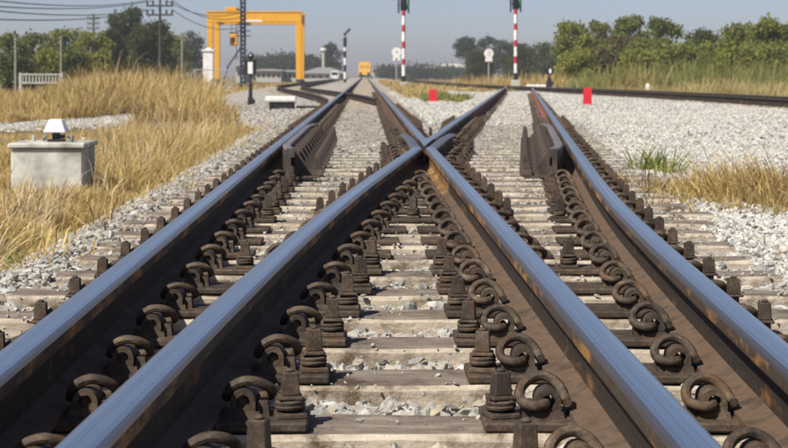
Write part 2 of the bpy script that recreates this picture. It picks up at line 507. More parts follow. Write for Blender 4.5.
# right shoulder, the wide field towards the far track, and the wedge between the diverging tracks
for (y0, y1, dens, a, b) in ((4.0, 9, 1500, 0.014, 0.030), (9, 16, 1050, 0.015, 0.030), (16, 30, 480, 0.018, 0.034), (30, 62, 150, 0.022, 0.040)):
    X, Y, S = scatter(0.4, 11.0, y0, y1, dens, a, b)
    D_ = np.array([xd(t) for t in Y]); B_ = D_ - G
    right = X > D_ + 0.42
    wedge = (Y > 20) & (X > XC + 0.4) & (X < B_ - 0.42)
    inner = (Y > LONG_END) & (X > B_ - 0.42) & (X <= D_ + 0.42)
    ok = (right | wedge | inner) & in_view(X, Y) & (X < bed_right(Y))
    allX.append(X[ok]); allY.append(Y[ok]); allS.append(S[ok])
X = np.concatenate(allX); Y = np.concatenate(allY); S = np.concatenate(allS)
Zs = bed_z(X, Y) + S * rng.uniform(0.05, 0.55, len(X))
P = np.stack([X, Y, Zs], -1)
white = np.arange(len(X)) >= nA
# the 300 that show largest become stones of their own
scr = S / Y
hid = ((X > XA - 0.04) & (X < XA + 0.30) & (Y < 5)) | ((X > -0.42) & (X < -0.10) & (Y < 4))
big = np.argsort(-np.where(hid, 0, scr))[:300]
sel = np.zeros(len(X), bool); sel[big] = True
tmesh = []
for k, (tv, tf) in enumerate(TPL):
    for mt in ('stone', 'stone_white'):
        tmesh.append(np_mesh("stone", tv * np.array([1, 1, 0.85]), tf, M[mt]))
def single_mat(key, cols):
    m = NM(key); oi = m.n("ShaderNodeObjectInfo"); v = m.coord("Object", rand=True)
    c = m.ramp(oi.outputs["Random"], [(i / (len(cols) - 1), q) for i, q in enumerate(cols)])
    nz = m.noise(v, 1.6, 6)
    m.set(m.mix(1.0, c, m.ramp(nz, [(0.3, (0.68, 0.66, 0.62)), (0.7, (1.12, 1.12, 1.1))]), 'MULTIPLY'), 0.9, 0, 0.2)
    m.bump(m.noise(v, 2.5, 4), 0.35, 0.05)
    return m.mat
M['stone1'] = single_mat("crushed_granite", [(0.2, 0.19, 0.18), (0.43, 0.41, 0.375), (0.5, 0.48, 0.45), (0.44, 0.38, 0.29), (0.56, 0.54, 0.51), (0.38, 0.38, 0.36), (0.62, 0.60, 0.57), (0.46, 0.45, 0.43)])
for me in tmesh:
    me.materials.clear(); me.materials.append(M['stone1'])
for i in big:
    o = bpy.data.objects.new("stone", tmesh[rng.integers(0, len(tmesh))])
    o.location = P[i]; o.scale = (S[i],) * 3
    o.rotation_euler = rng.uniform(0, 6.28, 3)
    link(o, bed)
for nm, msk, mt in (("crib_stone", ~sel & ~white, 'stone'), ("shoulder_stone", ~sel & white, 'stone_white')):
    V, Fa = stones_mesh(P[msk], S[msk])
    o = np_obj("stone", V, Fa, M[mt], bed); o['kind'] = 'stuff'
V, Fa = stones_mesh(np.stack([CH[0], CH[1], CH[2] * 0.3], -1), CH[2])
o = np_obj("stone_chip", V, Fa, M['stone'], bed); o['kind'] = 'stuff'

lx, ly = [], []
for p in lane_c:
    for k in range(170):
        lx.append(p.x + rng.normal(0, 1.0)); ly.append(p.y + rng.normal(0, .9))
lx = np.array(lx); ly = np.array(ly); ls = rng.uniform(.012, .045, len(lx))
V, Fa = stones_mesh(np.stack([lx, ly, GZ + .03 + ls * .3], -1), ls)
o = np_obj("stone", V, Fa, M['stone_white'], lane); o['kind'] = 'stuff'

# ------------------------------------------------------------------ rails
HALF = [(-.0625, 0), (-.0625, .010), (-.027, .020), (-.010, .029), (-.0075, .050), (-.0085, .096), (-.033, .107), (-.0342, .111), (-.0347, .132), (-.0325, .140), (-.026, .1438), (-.0155, .1452)]
PROF = HALF + [(-u, w) for u, w in reversed(HALF)]
def seg_mat(a, b):
    w = (a[1] + b[1]) / 2
    if w > 0.1444: return 1
    if w > 0.133: return 4
    if w > 0.1: return 3
    if w < 0.03: return 2
    return 0
def rail(name, fx, y0, y1, parent, z=0.02, step=0.46, mats=None, label=None, far=None):
    ys = list(np.arange(y0, min(y1, 60), step)) + (list(np.arange(60, y1, 6.0)) if y1 > 60 else []) + [y1]
    if len(ys) > 1 and ys[-1] - ys[-2] < 0.02: ys.pop(-2)
    n = len(PROF); vs = []; fs = []; ms = []
    for i, y in enumerate(ys):
        ya, yb_ = ys[max(i - 1, 0)], ys[min(i + 1, len(ys) - 1)]
        t = Vector((fx(yb_) - fx(ya), yb_ - ya, 0)).normalized(); s = Vector((t.y, -t.x, 0))
        for u, w in PROF: vs.append((fx(y) + s.x * u, y + s.y * u, z + w))
    for i in range(len(ys) - 1):
        for k in range(n):
            k2 = (k + 1) % n
            fs.append((i * n + k, i * n + k2, (i + 1) * n + k2, (i + 1) * n + k)); ms.append(seg_mat(PROF[k], PROF[k2]))
    mb = MB(); mb.add(vs, fs); mb.m = ms
    mb.add([vs[k] for k in range(n)], [tuple(range(n - 1, -1, -1))], 0)
    mb.add([vs[(len(ys) - 1) * n + k] for k in range(n)], [tuple(range(n))], 0)
    o = mb.build(name, (mats or [M['web'], M['steel'], M['foot'], M['head']]) + [M['guard'] if mats is not None and mats[1] is M['guard'] else M['edge']], parent)
    me = o.data; uv = me.uv_layers.new(name="along")
    nl = len(me.loops); lv = np.empty(nl, np.int32); me.loops.foreach_get("vertex_index", lv)
    nb = len(ys) * n
    ok = lv < nb; kk = np.where(ok, lv % n, 0); ii = np.where(ok, lv // n, 0)
    uu = np.stack([np.array([p[0] for p in PROF])[kk], np.array(ys)[ii] - 8.0], -1).astype(np.float32)
    uv.data.foreach_set("uv", uu.ravel())
    if label: o['label'] = label
    return o

turnout = empty("railway_turnout", (0, 2.0, 0), "rusty railway turnout with polished rails crossing at a frog, running on to the yellow train", "railway track")
inv = Matrix.Translation((0, -2.0, 0))
def under(o, root):
    o.parent = root; o.matrix_parent_inverse = Matrix.Translation(root.location).inverted(); return o
DULL = [M['web'], M['guard'], M['web'], M['web']]
RED = [M['redweb'], M['steel'], M['redweb'], M['redweb']]
M['orange'] = rail_side('rust_painted_sunlit', (0.10, 0.055, 0.025), (0.24, 0.14, 0.055), (0.34, 0.20, 0.075), 0.5)  # rust and sand tone, with sunlight on the rail face painted into the colour
ORANGE = [M['orange'], M['steel'], M['orange'], M['orange']]
WING = [M['web'], M['edge'], M['foot'], M['head']]
YT = 10.80                       # throat of the frog
def wingB(y): return xb(y) if y < YT else (min(xb(y), XC - 0.092) - 0.022 * max(0, y - 12.7) / 0.7)
def wingC(y): return XC if y < YT + 0.05 else max(XC, xb(y) + 0.092) + 0.022 * max(0, y - 12.7) / 0.7
for (fx, y0, y1, lab, mats, z) in (
        (lambda y: XA, 0.9, 380, "long straight outer running rail on the left", None, .02),
        (wingB, 0.9, 10.9, "curved inner rail leading to the left side of the frog", None, .0195),
        (wingC, 0.9, 8.3, "straight inner rail leading to the right side of the frog", None, .02),
        (wingC, 8.3, 10.9, "orange rusted length of inner rail, coloured as if sunlit, at the throat of the frog", ORANGE, .02),
        (wingB, 10.9, 13.5, "dull left wing rail of the frog", WING, .0145),
        (wingC, 10.9, 13.5, "dull right wing rail of the frog", WING, .015),
        (xd, 0.9, 23.0, "curved outer running rail on the right", None, .0195),
        (lambda y: XC, 12.4, 380, "straight running rail leaving the frog towards the train", None, .02),
        (xb, 12.4, 23.0, "running rail leaving the frog to the right", None, .0195),
        (xb, 23.02, 66.3, "red rusted length of the diverging left rail", RED, .0195),
        (xd, 23.02, 61.5, "red rusted length of the diverging right rail", RED, .0195)):
    under(rail("rail", fx, y0, y1, None, z, mats=mats, label=lab, step=0.23 if y1 < 14 else 0.46), turnout)
# frog nose
mb = MB(); rows = []
for y in (11.16, 11.35, 11.6, 11.9, 12.15, 12.395):
    l = XC - 0.035; r_ = max(xb(y) + 0.035, l + .012)
    zt = RT - 0.001 - 0.007 * max(0, (11.7 - y) / 0.55)
    rows.append([(l, y, zt - 0.004), (l + 0.004, y, zt), (r_ - 0.004, y, zt), (r_, y, zt - 0.004), (r_ + .004, y, 0.02), (l - .004, y, 0.02)])
vs = [p for r0 in rows for p in r0]; fs = []; ms = []
for i in range(len(rows) - 1):
    for k in range(6):
        fs.append((i * 6 + k, i * 6 + (k + 1) % 6, (i + 1) * 6 + (k + 1) % 6, (i + 1) * 6 + k)); ms.append(1 if k == 1 else 0)
fs += [(5, 4, 3, 2, 1, 0), tuple((len(rows) - 1) * 6 + k for k in range(6))]; ms += [0, 0]
mb.add(vs, fs); mb.m = ms
under(mb.build("frog_nose", [M['web'], M['steel']]), turnout)
# filler blocks in the frog
for y in (10.9, 11.9, 12.9):
    a = wingB(y); b = wingC(y)
    for (u0, u1) in (((a + .012), (XC - .01)), ((xb(y) + .01), (b - .012))):
        if u1 - u0 > 0.03 and y > 12.3:
            under(MB().box(((u0 + u1) / 2, y, 0.075), (u1 - u0, 0.16, 0.07)).build("filler_block", M['web'], bevel=.006), turnout)

# guard rails with flared ends beside both outer rails
def guard(fx, side, y0, y1):
    mb = MB(); rows = []
    ys = np.arange(y0, y1 + 0.01, 0.15)
    prof = [(0, -.02 + .02), (0.075, .02), (0.075, .032), (0.03, .05), (0.026, .15), (0.05, .158), (0.05, .198), (0.044, .205), (0.004, .205), (-0.004, .198), (-0.004, .06)]
    n = len(prof)
    for y in ys:
        e = max(0, (y0 + 0.75 - y) / 0.75, (y - y1 + 0.75) / 0.75)
        for u, w in prof:
            rows.append((fx(y) + side * (0.088 + 0.055 * e ** 1.4 + u), y, w + 0.0))
    fs = []; ms = []
    for i in range(len(ys) - 1):
        for k in range(n):
            k2 = (k + 1) % n
            fs.append((i * n + k, i * n + k2, (i + 1) * n + k2, (i + 1) * n + k)); ms.append(1 if 6 <= k <= 8 else 0)
    fs += [tuple(range(n)), tuple((len(ys) - 1) * n + k for k in range(n))]; ms += [0, 0]
    mb.add(vs=rows, fs=fs); mb.m = ms
    o = under(mb.build("guard_rail", [M['guard'], M['guard_top']], bevel=0.0), turnout)
    return o
GY0, GY1 = 9.75, 14.9
guard(lambda y: XA, 1, GY0, GY1)['label'] = "guard rail with flared end beside the left outer rail"
guard(xd, -1, GY0, GY1)['label'] = "guard rail with flared end beside the right outer rail"

# ------------------------------------------------------------------ sleepers
def sleeper_mesh(x0, x1, wid=0.185, dep=0.16, seed=0):
    r = np.random.default_rng(seed)
    n = max(6, int((x1 - x0) / 0.12)); vs = []; fs = []; ms = []
    sec = [(-wid / 2, -dep), (-wid / 2, -0.010), (-wid / 2 + .010, 0.0), (-wid / 6, .001), (wid / 6, .001), (wid / 2 - .010, 0.0), (wid / 2, -0.010), (wid / 2, -dep)]
    k = len(sec)
    a1, a2 = r.uniform(0, 6, 2)
    for i in range(n + 1):
        x = x0 + (x1 - x0) * i / n
        for j, (u, w) in enumerate(sec):
            jit = r.normal(0, .0022, 2)
            if i in (0, n): jit = jit * 1.5
            vs.append((x + (r.normal(0, .004) if i in (0, n) else 0), u + 0.004 * math.sin(x * 2 + a1) + jit[0], min(0.0015, w + jit[1] - .0015)))
    for i in range(n):
        for j in range(k):
            j2 = (j + 1) % k
            fs.append((i * k + j, (i + 1) * k + j, (i + 1) * k + j2, i * k + j2)); ms.append(1 if 2 <= j <= 4 else 0)
    fs += [tuple(range(k)), tuple(n * k + j for j in range(k))]; ms += [0, 0]
    mb = MB(); mb.add(vs, fs); mb.m = ms
    return mb.mesh("sleeper", [M['sl_side'], M['sl_top']])
def sleeper(x0, x1, y, root, seed, rz=0.0):
    L = x1 - x0
    o = bpy.data.objects.new("sleeper", sleeper_mesh(-L / 2, L / 2, seed=seed)); link(o)
    o.location = ((x0 + x1) / 2, y, 0); o.rotation_euler.z = rz
    return under(o, root)
for i, y in enumerate(ties):
    a, b = sleeper_span(y)
    sleeper(a + rng.normal(0, .025), b + rng.normal(0, .03), y + rng.normal(0, .006), turnout, i, rng.normal(0, .004))
y = LONG_END + 0.3; k = 0
while y < 36:                                        # the diverging branch beyond the long timbers
    c = (xb(y) + xd(y)) / 2
    sleeper(c - 0.95 + rng.normal(0, .02), c + 0.95 + rng.normal(0, .02), y, turnout, 500 + k, -0.095); y += SP; k += 1

def far_sleepers(fc, y0, y1, root, step=0.46, half=0.97, skip=None):
    mb = MB(); y = y0
    while y < y1:
        t = (fc(y + .5) - fc(y - .5))
        mb.box((fc(y), y, -0.045), (half * 2, 0.2, 0.09), rz=-math.atan(t)); y += step * (1 if y < 90 else 2)
    o = under(mb.build("sleeper", M['sl_side']), root); o['kind'] = 'stuff'
    return o
far_sleepers(lambda y: (XA + XC) / 2, ties[-1] + SP, 220, turnout)
far_sleepers(lambda y: (xb(y) + xd(y)) / 2, y, 57, turnout)

# ------------------------------------------------------------------ fastenings
def clip_mesh(n=9, sub=5):
    pts = [(.012, -.024, .03), (.012, .02, .03), (.008, .044, .030), (-.012, .058, .029), (-.034, .052, .033), (-.047, .032, .042), (-.044, .008, .060), (-.024, -.012, .077),
           (.006, -.022, .083), (.033, -.018, .072), (.050, -.004, .052), (.056, .012, .037), (.059, .030, .033)]
    mb = MB(); mb.tube(spline([(a * .92, -b * .92, .030 + (c - .030) * .92) for a, b, c in pts], sub), 0.0112, n)
    return mb.mesh("clip", M['clip'], smooth=True)
def shoulder_mesh():
    mb = MB(); N = 16; vs = []; fs = []
    ro, ri = .0235, .0128
    for y in (-.034, .032):
        for k in range(N):
            a = 2 * math.pi * k / N; c_, s_ = math.cos(a), math.sin(a)
            if s_ >= -.01: ox, oz = ro * c_, ro * s_                      # round top
            else:                                                        # square foot
                q = min(ro / max(abs(c_), 1e-3), .029 / abs(s_)); ox, oz = q * c_, q * s_
            vs.append((.012 + ox, y, .030 + oz)); vs.append((.012 + ri * c_, y, .030 + ri * s_))
    for k in range(N):
        k2 = (k + 1) % N; o = 2 * N
        fs += [(2 * k, 2 * k2, o + 2 * k2, o + 2 * k), (2 * k + 1, o + 2 * k + 1, o + 2 * k2 + 1, 2 * k2 + 1),
               (2 * k, 2 * k + 1, 2 * k2 + 1, 2 * k2), (o + 2 * k, o + 2 * k2, o + 2 * k2 + 1, o + 2 * k + 1)]
    mb.add(vs, fs)
    mb.box((.010, -.002, .006), (.064, .078, .012), taper=(.9, .92))
    mb.box((-.024, -.006, .014), (.026, .05, .028), taper=(.7, .8))
    return mb.mesh("clip_shoulder", M['plate'], smooth=True)
def bolt_mesh():
    mb = MB()
    mb.box((0, 0, .006), (.074, .074, .012), taper=(.95, .95))
    mb.lathe([(.020, .012), (.020, .040)], 10)
    mb.box((0, 0, .0455), (.058, .058, .009), taper=(.94, .94))
    mb.box((0, 0, .0765), (.041, .041, .053), taper=(.86, .86))
    mb.lathe([(.012, .103), (.011, .109), (.004, .111)], 8)
    return mb.mesh("bolt", M['plate'], bevel=.0025)
def washer_mesh():
    mb = MB(); pts = []
    for k in range(41):
        a = 2 * math.pi * k / 16
        pts.append((.0285 * math.cos(a), .0285 * math.sin(a), .0165 + .0235 * k / 40))
    mb.tube(pts, .0058, 6)
    return mb.mesh("spring_washer", M['clip'], smooth=True)
ME = dict(clip=clip_mesh(), clip_shoulder=shoulder_mesh(), bolt=bolt_mesh(), spring_washer=washer_mesh())
bracket_cache = {}
def bracket_mesh():
    mb = MB()
    # upright rib carrying the guard rail: sloping web plate and foot
    mb.prism([(0.0, .02), (.185, .02), (.185, .045), (.125, .075), (.045, .19), (0.0, .19)], -.012, .012)
    mb.prism([(-.005, .02), (.19, .02), (.19, .034), (-.005, .034)], -.075, .075)
    mb.prism([(.03, .034), (.05, .034), (.05, .17), (.03, .17)], -.05, .05)
    return mb.mesh("guard_bracket", M['guard'], bevel=.003)
def tall_bolt_mesh():
    mb = MB()
    mb.box((0, 0, .02), (.075, .085, .04), taper=(.85, .85))
    mb.box((0, 0, .075), (.052, .055, .07), taper=(.7, .8))
    mb.box((0, 0, .125), (.034, .04, .03), taper=(.6, .7))
    return mb.mesh("tall_bolt", M['guard'], bevel=.003)
BR, TB = bracket_mesh(), tall_bolt_mesh()

def put(mesh_key, parent, x, y, z, rz):
    me = ME[mesh_key] if isinstance(mesh_key, str) else mesh_key
    o = bpy.data.objects.new(me.name.split('.')[0], me); link(o, parent)
    o.location = (x - parent['px'], y - parent['py'], z); o.rotation_euler.z = rz
    return o

far_mb = {'clip': [], 'bolt': []}
far_items = []
def fasten(plate, items):
    for kind, x, y, rz in items:
        if kind == 'clip':
            put('clip', plate, x, y, .0195, rz + rng.normal(0, .05)).scale = (.89, .89, rng.uniform(.80, .90)); put('clip_shoulder', plate, x, y, .0195, rz)
        elif kind == 'outer':
            put('bolt', plate, x, y, .0195, rng.uniform(-.15, .15)).scale = (.8, .8, .80)
        elif kind == 'bolt':
            r2 = rng.uniform(-.3, .3)
            b_ = put('bolt', plate, x, y, .0195, r2); b_.scale = (.82, .82, rng.uniform(.80, .92))
            if y < 10: put('spring_washer', plate, x, y, .0195, r2).scale = (.86, .86, .85)

IND_END = 16.5
def make_plate(x0, x1, y, items):
    L = x1 - x0
    o = MB().box((0, 0, .0105), (L, .158, .018)).build("base_plate", M['plate'], bevel=.004)
    o.location = ((x0 + x1) / 2, y, 0)
    under(o, turnout)
    o['px'], o['py'] = (x0 + x1) / 2, y
    fasten(o, items)
    return o

plate_far = MB()
for i, y in enumerate(ties):
    rl = [XA]
    if y < 13.3:
        rl += [wingB(y), wingC(y)]
    if y > 12.0: rl += [XC, xb(y)]
    if y < LONG_END: rl += [xd(y)]
    rl = sorted(rl)
    if y >= LONG_END: rl = [XA, XC]
    ints = [[q - .225, q + .225] for q in rl]
    merged = [ints[0]]
    for a in ints[1:]:
        if a[0] < merged[-1][1] + .02: merged[-1][1] = max(merged[-1][1], a[1])
        else: merged.append(a)
    items = []
    guard_here = GY0 - .1 < y < GY1 + .1
    PI = math.pi
    # facing +: clip lies left of its rail (toe to +X)   facing -: right of its rail
    def cl(x, side):   # side -1 = left of rail, +1 = right
        items.append(('clip', x + side * 0.115, y - .005, 0.0 if side < 0 else PI))
    def bo(x): items.append(('bolt', x, y - .02 + rng.normal(0, .006), 0))
    # outside of the two outer rails
    items.append(('outer', rl[0] - .168, y - .02, 0)); cl(rl[0], -1)
    items.append(('outer', rl[-1] + .168, y - .02, 0)); cl(rl[-1], 1)
    for q in range(len(rl) - 1):
        g = rl[q + 1] - rl[q]
        lg = guard_here and q == 0; rg = guard_here and q == len(rl) - 2
        if g > (.28 if 0 < q < len(rl) - 2 else .43):
            if not lg: cl(rl[q], 1)
            if not rg: cl(rl[q + 1], -1)
            if g > .60:
                if not lg: bo(rl[q] + .19)
                if not rg: bo(rl[q + 1] - .19)
            elif g > .41: bo((rl[q] + rl[q + 1]) / 2)
        elif g > .19:
            if q == 0: cl(rl[q], 1)
            elif q == len(rl) - 2: cl(rl[q + 1], -1)
            else: items.append(('clip', (rl[q] + rl[q + 1]) / 2, y, 0.0))
    if y < IND_END:
        for a, b in merged:
            make_plate(a, b, y, [t for t in items if a <= t[1] <= b])
    else:
        for a, b in merged:
            plate_far.box(((a + b) / 2, y, .0105), (b - a, .158, .018))
            far_items += [t for t in items if a <= t[1] <= b]
    if guard_here:
        for (xr, s) in ((XA, 1), (xd(y), -1)):
            o = bpy.data.objects.new("guard_bracket", BR); link(o)
            o.location = (xr + s * 0.155, y, 0); o.rotation_euler.z = 0 if s > 0 else PI
            under(o, turnout); o['px'], o['py'] = o.location.x, y
            t = bpy.data.objects.new("tall_bolt", TB); link(t, o); t.location = (.175, 0, .034)
# mirrored clips: the rail of a clip on the left side of a rail lies at +X
def join_meshes(name, items, key, mat):
    me = ME[key]; nv = len(me.vertices); co = np.empty(nv * 3, np.float32); me.vertices.foreach_get("co", co); co = co.reshape(-1, 3)
    me.calc_loop_triangles(); nl = len(me.loop_triangles); tr = np.empty(nl * 3, np.int32); me.loop_triangles.foreach_get("vertices", tr); tr = tr.reshape(-1, 3)
    Vs = []; Fs = []
    for i, (k, x, y, rz) in enumerate(items):
        c, s = math.cos(rz), math.sin(rz)
        vv = co.copy(); vv[:, 0] = co[:, 0] * c - co[:, 1] * s + x; vv[:, 1] = co[:, 0] * s + co[:, 1] * c + y; vv[:, 2] += .0195
        Vs.append(vv); Fs.append(tr + i * nv)
    o = under(np_obj(name, np.concatenate(Vs), np.concatenate(Fs), mat), turnout); o['kind'] = 'stuff'
join_meshes("clip", [t for t in far_items if t[0] == 'clip'], 'clip', M['clip'])
join_meshes("bolt", [t for t in far_items if t[0] != 'clip'], 'bolt', M['plate'])
# plates further out
for yy in np.arange(ties[-1] + SP, 60, SP):
    for q in (XA, XC): plate_far.box((q, yy, .0105), (.42, .158, .018))
for yy in np.arange(LONG_END + .3, 56, SP):
    for q in (xb(yy), xd(yy)): plate_far.box((q, yy, .0105), (.42, .158, .018), rz=-.095)
o = under(plate_far.build("base_plate", M['plate']), turnout); o['kind'] = 'stuff'

# ------------------------------------------------------------------ the other two tracks
far_tr = empty("railway_track", (8.6, 26, 0), "dark rusty track crossing behind on the right, in front of the tall green grass", "railway track")
for f in (x3, lambda y: x3(y) + G):
    under(rail("rail", f, 26, 330, None, 0.02, step=0.8, mats=DULL), far_tr)
y = 28.0; k = 0
while y < 60:
    sl = (x3(y + .5) - x3(y - .5))
    sleeper(x3(y) - .46, x3(y) + G + .46, y, far_tr, 800 + k, -math.atan(sl)); y += 0.5; k += 1
far_sleepers(lambda y: x3(y) + G / 2, 68, 200, far_tr)
mb = MB()
for yy in np.arange(28, 60, .5):
    for q in (x3(yy), x3(yy) + G): mb.box((q, yy, .0105), (.40, .158, .018))
o = under(mb.build("base_plate", M['plate']), far_tr); o['kind'] = 'stuff'
sid = empty("railway_track", (-2, 34, 0), "brown siding curving away to the left of the straight track beside the point machine", "railway track")
under(rail("rail", xs_, 34.0, 300, None, 0.0195, step=0.4, mats=DULL), sid)
under(rail("rail", lambda y: xs_(y) - G, 32.0, 300, None, 0.0195, step=0.4, mats=DULL), sid)
y = 50.0; k = 0
while y < 70:
    sl = (xs_(y + .5) - xs_(y - .5))
    sleeper(xs_(y) - G - .46, xs_(y) + .46, y, sid, 900 + k, -math.atan(sl)); y += 0.6; k += 1
far_sleepers(lambda y: xs_(y) - G / 2, 70.3, 200, sid, step=.6)

# ------------------------------------------------------------------ grass
def blades(n, X, Y, Z, H, W, lean, wind=(0.15, 0.05), az=None):
    """tapering bent blades, three segments each"""
    if az is None: az = rng.uniform(0, 2 * math.pi, n)
    ln = np.abs(rng.normal(lean, .35 * np.abs(lean) + .05, n)) * H
    dx = np.cos(az) * ln + wind[0] * H; dy = np.sin(az) * ln + wind[1] * H
    fa = rng.uniform(0, math.pi, n); wx = np.cos(fa) * W / 2; wy = np.sin(fa) * W / 2 * .6
    hz = H * np.clip(1 - .42 * (ln / np.maximum(H, 1e-3)) ** 1.6, .12, 1)
    V = np.zeros((n, 7, 3))
    for j, (t, ws) in enumerate(((0, .8), (.4, 1.0), (.75, .7))):
        cx = X + dx * t ** 1.8; cy = Y + dy * t ** 1.8; cz = Z + hz * (t ** .8 if j else 0) * (1.0 + .12 * t)
        V[:, j * 2] = np.stack([cx - wx * ws, cy - wy * ws, cz], -1); V[:, j * 2 + 1] = np.stack([cx + wx * ws, cy + wy * ws, cz], -1)
    V[:, 6] = np.stack([X + dx, Y + dy, Z + hz], -1)
    base = (np.arange(n) * 7)[:, None]
    tri = np.array([[0, 1, 3], [0, 3, 2], [2, 3, 5], [2, 5, 4], [4, 5, 6]])
    return V.reshape(-1, 3), (base[:, None] + tri[None]).reshape(-1, 3)

GOLD = [(0.46, 0.33, 0.12), (0.60, 0.46, 0.19), (0.70, 0.56, 0.26), (0.46, 0.31, 0.11), (0.78, 0.66, 0.37), (0.24, 0.15, 0.06), (0.64, 0.50, 0.21), (0.34, 0.28, 0.09)]
GREEN = [(0.12, 0.17, 0.04), (0.19, 0.24, 0.07), (0.30, 0.31, 0.10), (0.15, 0.19, 0.045), (0.40, 0.36, 0.14), (0.24, 0.26, 0.08)]
MIXG = [(0.48, 0.38, 0.17), (0.60, 0.48, 0.24), (0.32, 0.30, 0.10), (0.66, 0.54, 0.29), (0.26, 0.28, 0.09), (0.54, 0.43, 0.21)]
def grassmat(name, cols, other, scale, lo):
    m = NM(name); g = m.n("ShaderNodeNewGeometry")
    col = m.ramp(g.outputs["Random Per Island"], [(i / (len(cols) - 1), c) for i, c in enumerate(cols)])
    nz = m.noise(m.coord("Object"), scale, 4)
    col = m.mix(m.ramp(nz, [(lo, (0, 0, 0)), (lo + .1, (.75, .75, .75))]), col, other)
    nb = m.noise(m.coord("Object", (1, 1, .4)), scale * 2.3, 3)
    col = m.mix(1.0, col, m.ramp(nb, [(.32, (.62, .56, .50)), (.62, (1.08, 1.08, 1.08))]), 'MULTIPLY')
    m.set(col, .8, 0, .2)
    tr = m.n("ShaderNodeBsdfTranslucent"); m.l(col, tr.inputs[0])
    ms = m.n("ShaderNodeMixShader"); ms.inputs[0].default_value = .3
    m.l(m.b.outputs[0], ms.inputs[1]); m.l(tr.outputs[0], ms.inputs[2]); m.l(ms.outputs[0], m.t.nodes["Material Output"].inputs[0])
    return m.mat
M['gold'] = grassmat("dry_golden_grass", GOLD, (0.27, 0.27, 0.085), .55, .60)
M['greeng'] = grassmat("green_reed_grass", GREEN, (0.44, 0.37, 0.15), .22, .55)
M['mixg'] = grassmat("half_dry_grass", MIXG, (0.24, 0.26, 0.08), .3, .58)

def grass(name, n, fxy, hfun, W, lean, mat, label, wind=(.12, .02), per=22, rad=.45, zfun=None, var=.40, loose=.18):
    """shaggy tufts: blades spring from a tuft's middle and lean outwards; a few stand alone"""
    nt = max(4, int(n * (1 - loose) / per)); cx, cy = fxy(nt); nt = len(cx)
    th = hfun(cx, cy) * np.exp(np.clip(rng.normal(0, var, nt), -.8, .48))
    pr = rng.poisson(per, nt); ci = np.repeat(np.arange(nt), pr); k = len(ci)
    az = rng.uniform(0, 2 * math.pi, k); q = np.sqrt(rng.random(k)) * rad * th[ci]
    X = cx[ci] + np.cos(az) * q; Y = cy[ci] + np.sin(az) * q
    ln = lean * (.25 + 1.1 * q / np.maximum(rad * th[ci], 1e-4))
    tilt = rng.normal(0, .16, (nt, 2))
    H = th[ci] * rng.uniform(.5, 1.15, k)
    lx, ly = fxy(int(n * loose)); m = len(lx)
    X = np.concatenate([X, lx]); Y = np.concatenate([Y, ly]); H = np.concatenate([H, np.maximum(.03, hfun(lx, ly)) * rng.uniform(.3, .9, m)])
    az = np.concatenate([az + rng.normal(0, .5, k), rng.uniform(0, 6.28, m)]); ln = np.concatenate([ln, np.full(m, lean)])
    Z = np.full(len(X), GZ) if zfun is None else zfun(X, Y)
    V, Fa = blades(len(X), X, Y, Z - .02, np.maximum(H, .03), W * rng.uniform(.6, 1.3, len(X)), ln, wind, az)
    o = np_obj(name, V, Fa, mat)
    return tag(o, label, kind='stuff')

def zone(poly_y, left, right, extra=None):
    y0, y1 = poly_y
    def f(n):
        Y = y0 * (y1 / y0) ** rng.random(n * 2)
        l = left(Y); r_ = right(Y)
        X = l + (r_ - l) * rng.random(n * 2)
        ok = in_view(X, Y, 60)
        if extra is not None: ok &= extra(X, Y)
        X, Y = X[ok], Y[ok]
        return X[:n], Y[:n]
    return f
lane_xy = np.array([(p.x, p.y) for p in lane_c])
def off_lane(X, Y, w=1.0):
    d = np.min(np.hypot(X[:, None] - lane_xy[None, :, 0], Y[:, None] - lane_xy[None, :, 1]), axis=1)
    return d > w
def zl(X, Y): return np.maximum(GZ, np.where(X > bed_left(Y) - .15, bed_z(X, Y), GZ))
near_l = zone((5.0, 31), lambda Y: px(-30, Y), lambda Y: bed_left(Y) - .06 + .25 * np.sin(Y * 3.1) + .20 * np.sin(Y * 7.7 + 1) + .15 * np.sin(Y * 1.3), lambda X, Y: off_lane(X, Y, .85 + .8 * lump(X * 1.3, Y * 1.2)) & ((lump(X * .9 + 3, Y * .7) > -.25) | (Y < 7)) & ~((np.abs(X + 2.57) < .36) & (np.abs(Y - 13.2) < .36)))
grass("dry_grass", 62000, near_l, lambda X, Y: np.interp(Y, [5, 9, 11, 12.6, 15, 20, 24, 31], [.19, .24, .20, .16, .26, .24, .15, .14]) * np.interp(X / Y * F + VX, [95, 125], [.75, 1.25]) * (0.85 + .35 * lump(X * .8, Y * .6)) * np.clip((bed_left(Y) + .35 - X) / .7, .4, 1),
      .0076, .75, M['gold'], "shaggy golden dry grass covering the slope below the ballast on the left, around the concrete box", zfun=zl, per=26, rad=.5, var=.5, loose=.12)
edge_l = zone((5.0, 24), lambda Y: bed_left(Y) - .1, lambda Y: bed_left(Y) + .75, lambda X, Y: lump(X * 2.2 + 1, Y * 1.7) > .12)
grass("straggling_dry_grass", 2600, edge_l, lambda X, Y: .15 + 0 * X, .006, .95, M['gold'], "straggling dry tufts spilling from the grass onto the left ballast shoulder", zfun=zl, per=18, rad=.6, var=.5)
stalk_l = zone((6.5, 29), lambda Y: px(-20, Y), lambda Y: bed_left(Y) - .2, lambda X, Y: (lump(X * 1.1, Y * .9) > .05) & off_lane(X, Y, 1.0) & ~((np.abs(X + 2.57) < .5) & (Y > 12) & (Y < 14)) & ((X / Y * F + VX > 100) | (Y < 11)))
M['straw'] = island("pale_straw_stalk", [(0.74, 0.60, 0.36), (0.62, 0.47, 0.24), (0.80, 0.70, 0.50), (0.55, 0.40, 0.20)], .8, .2, .3)
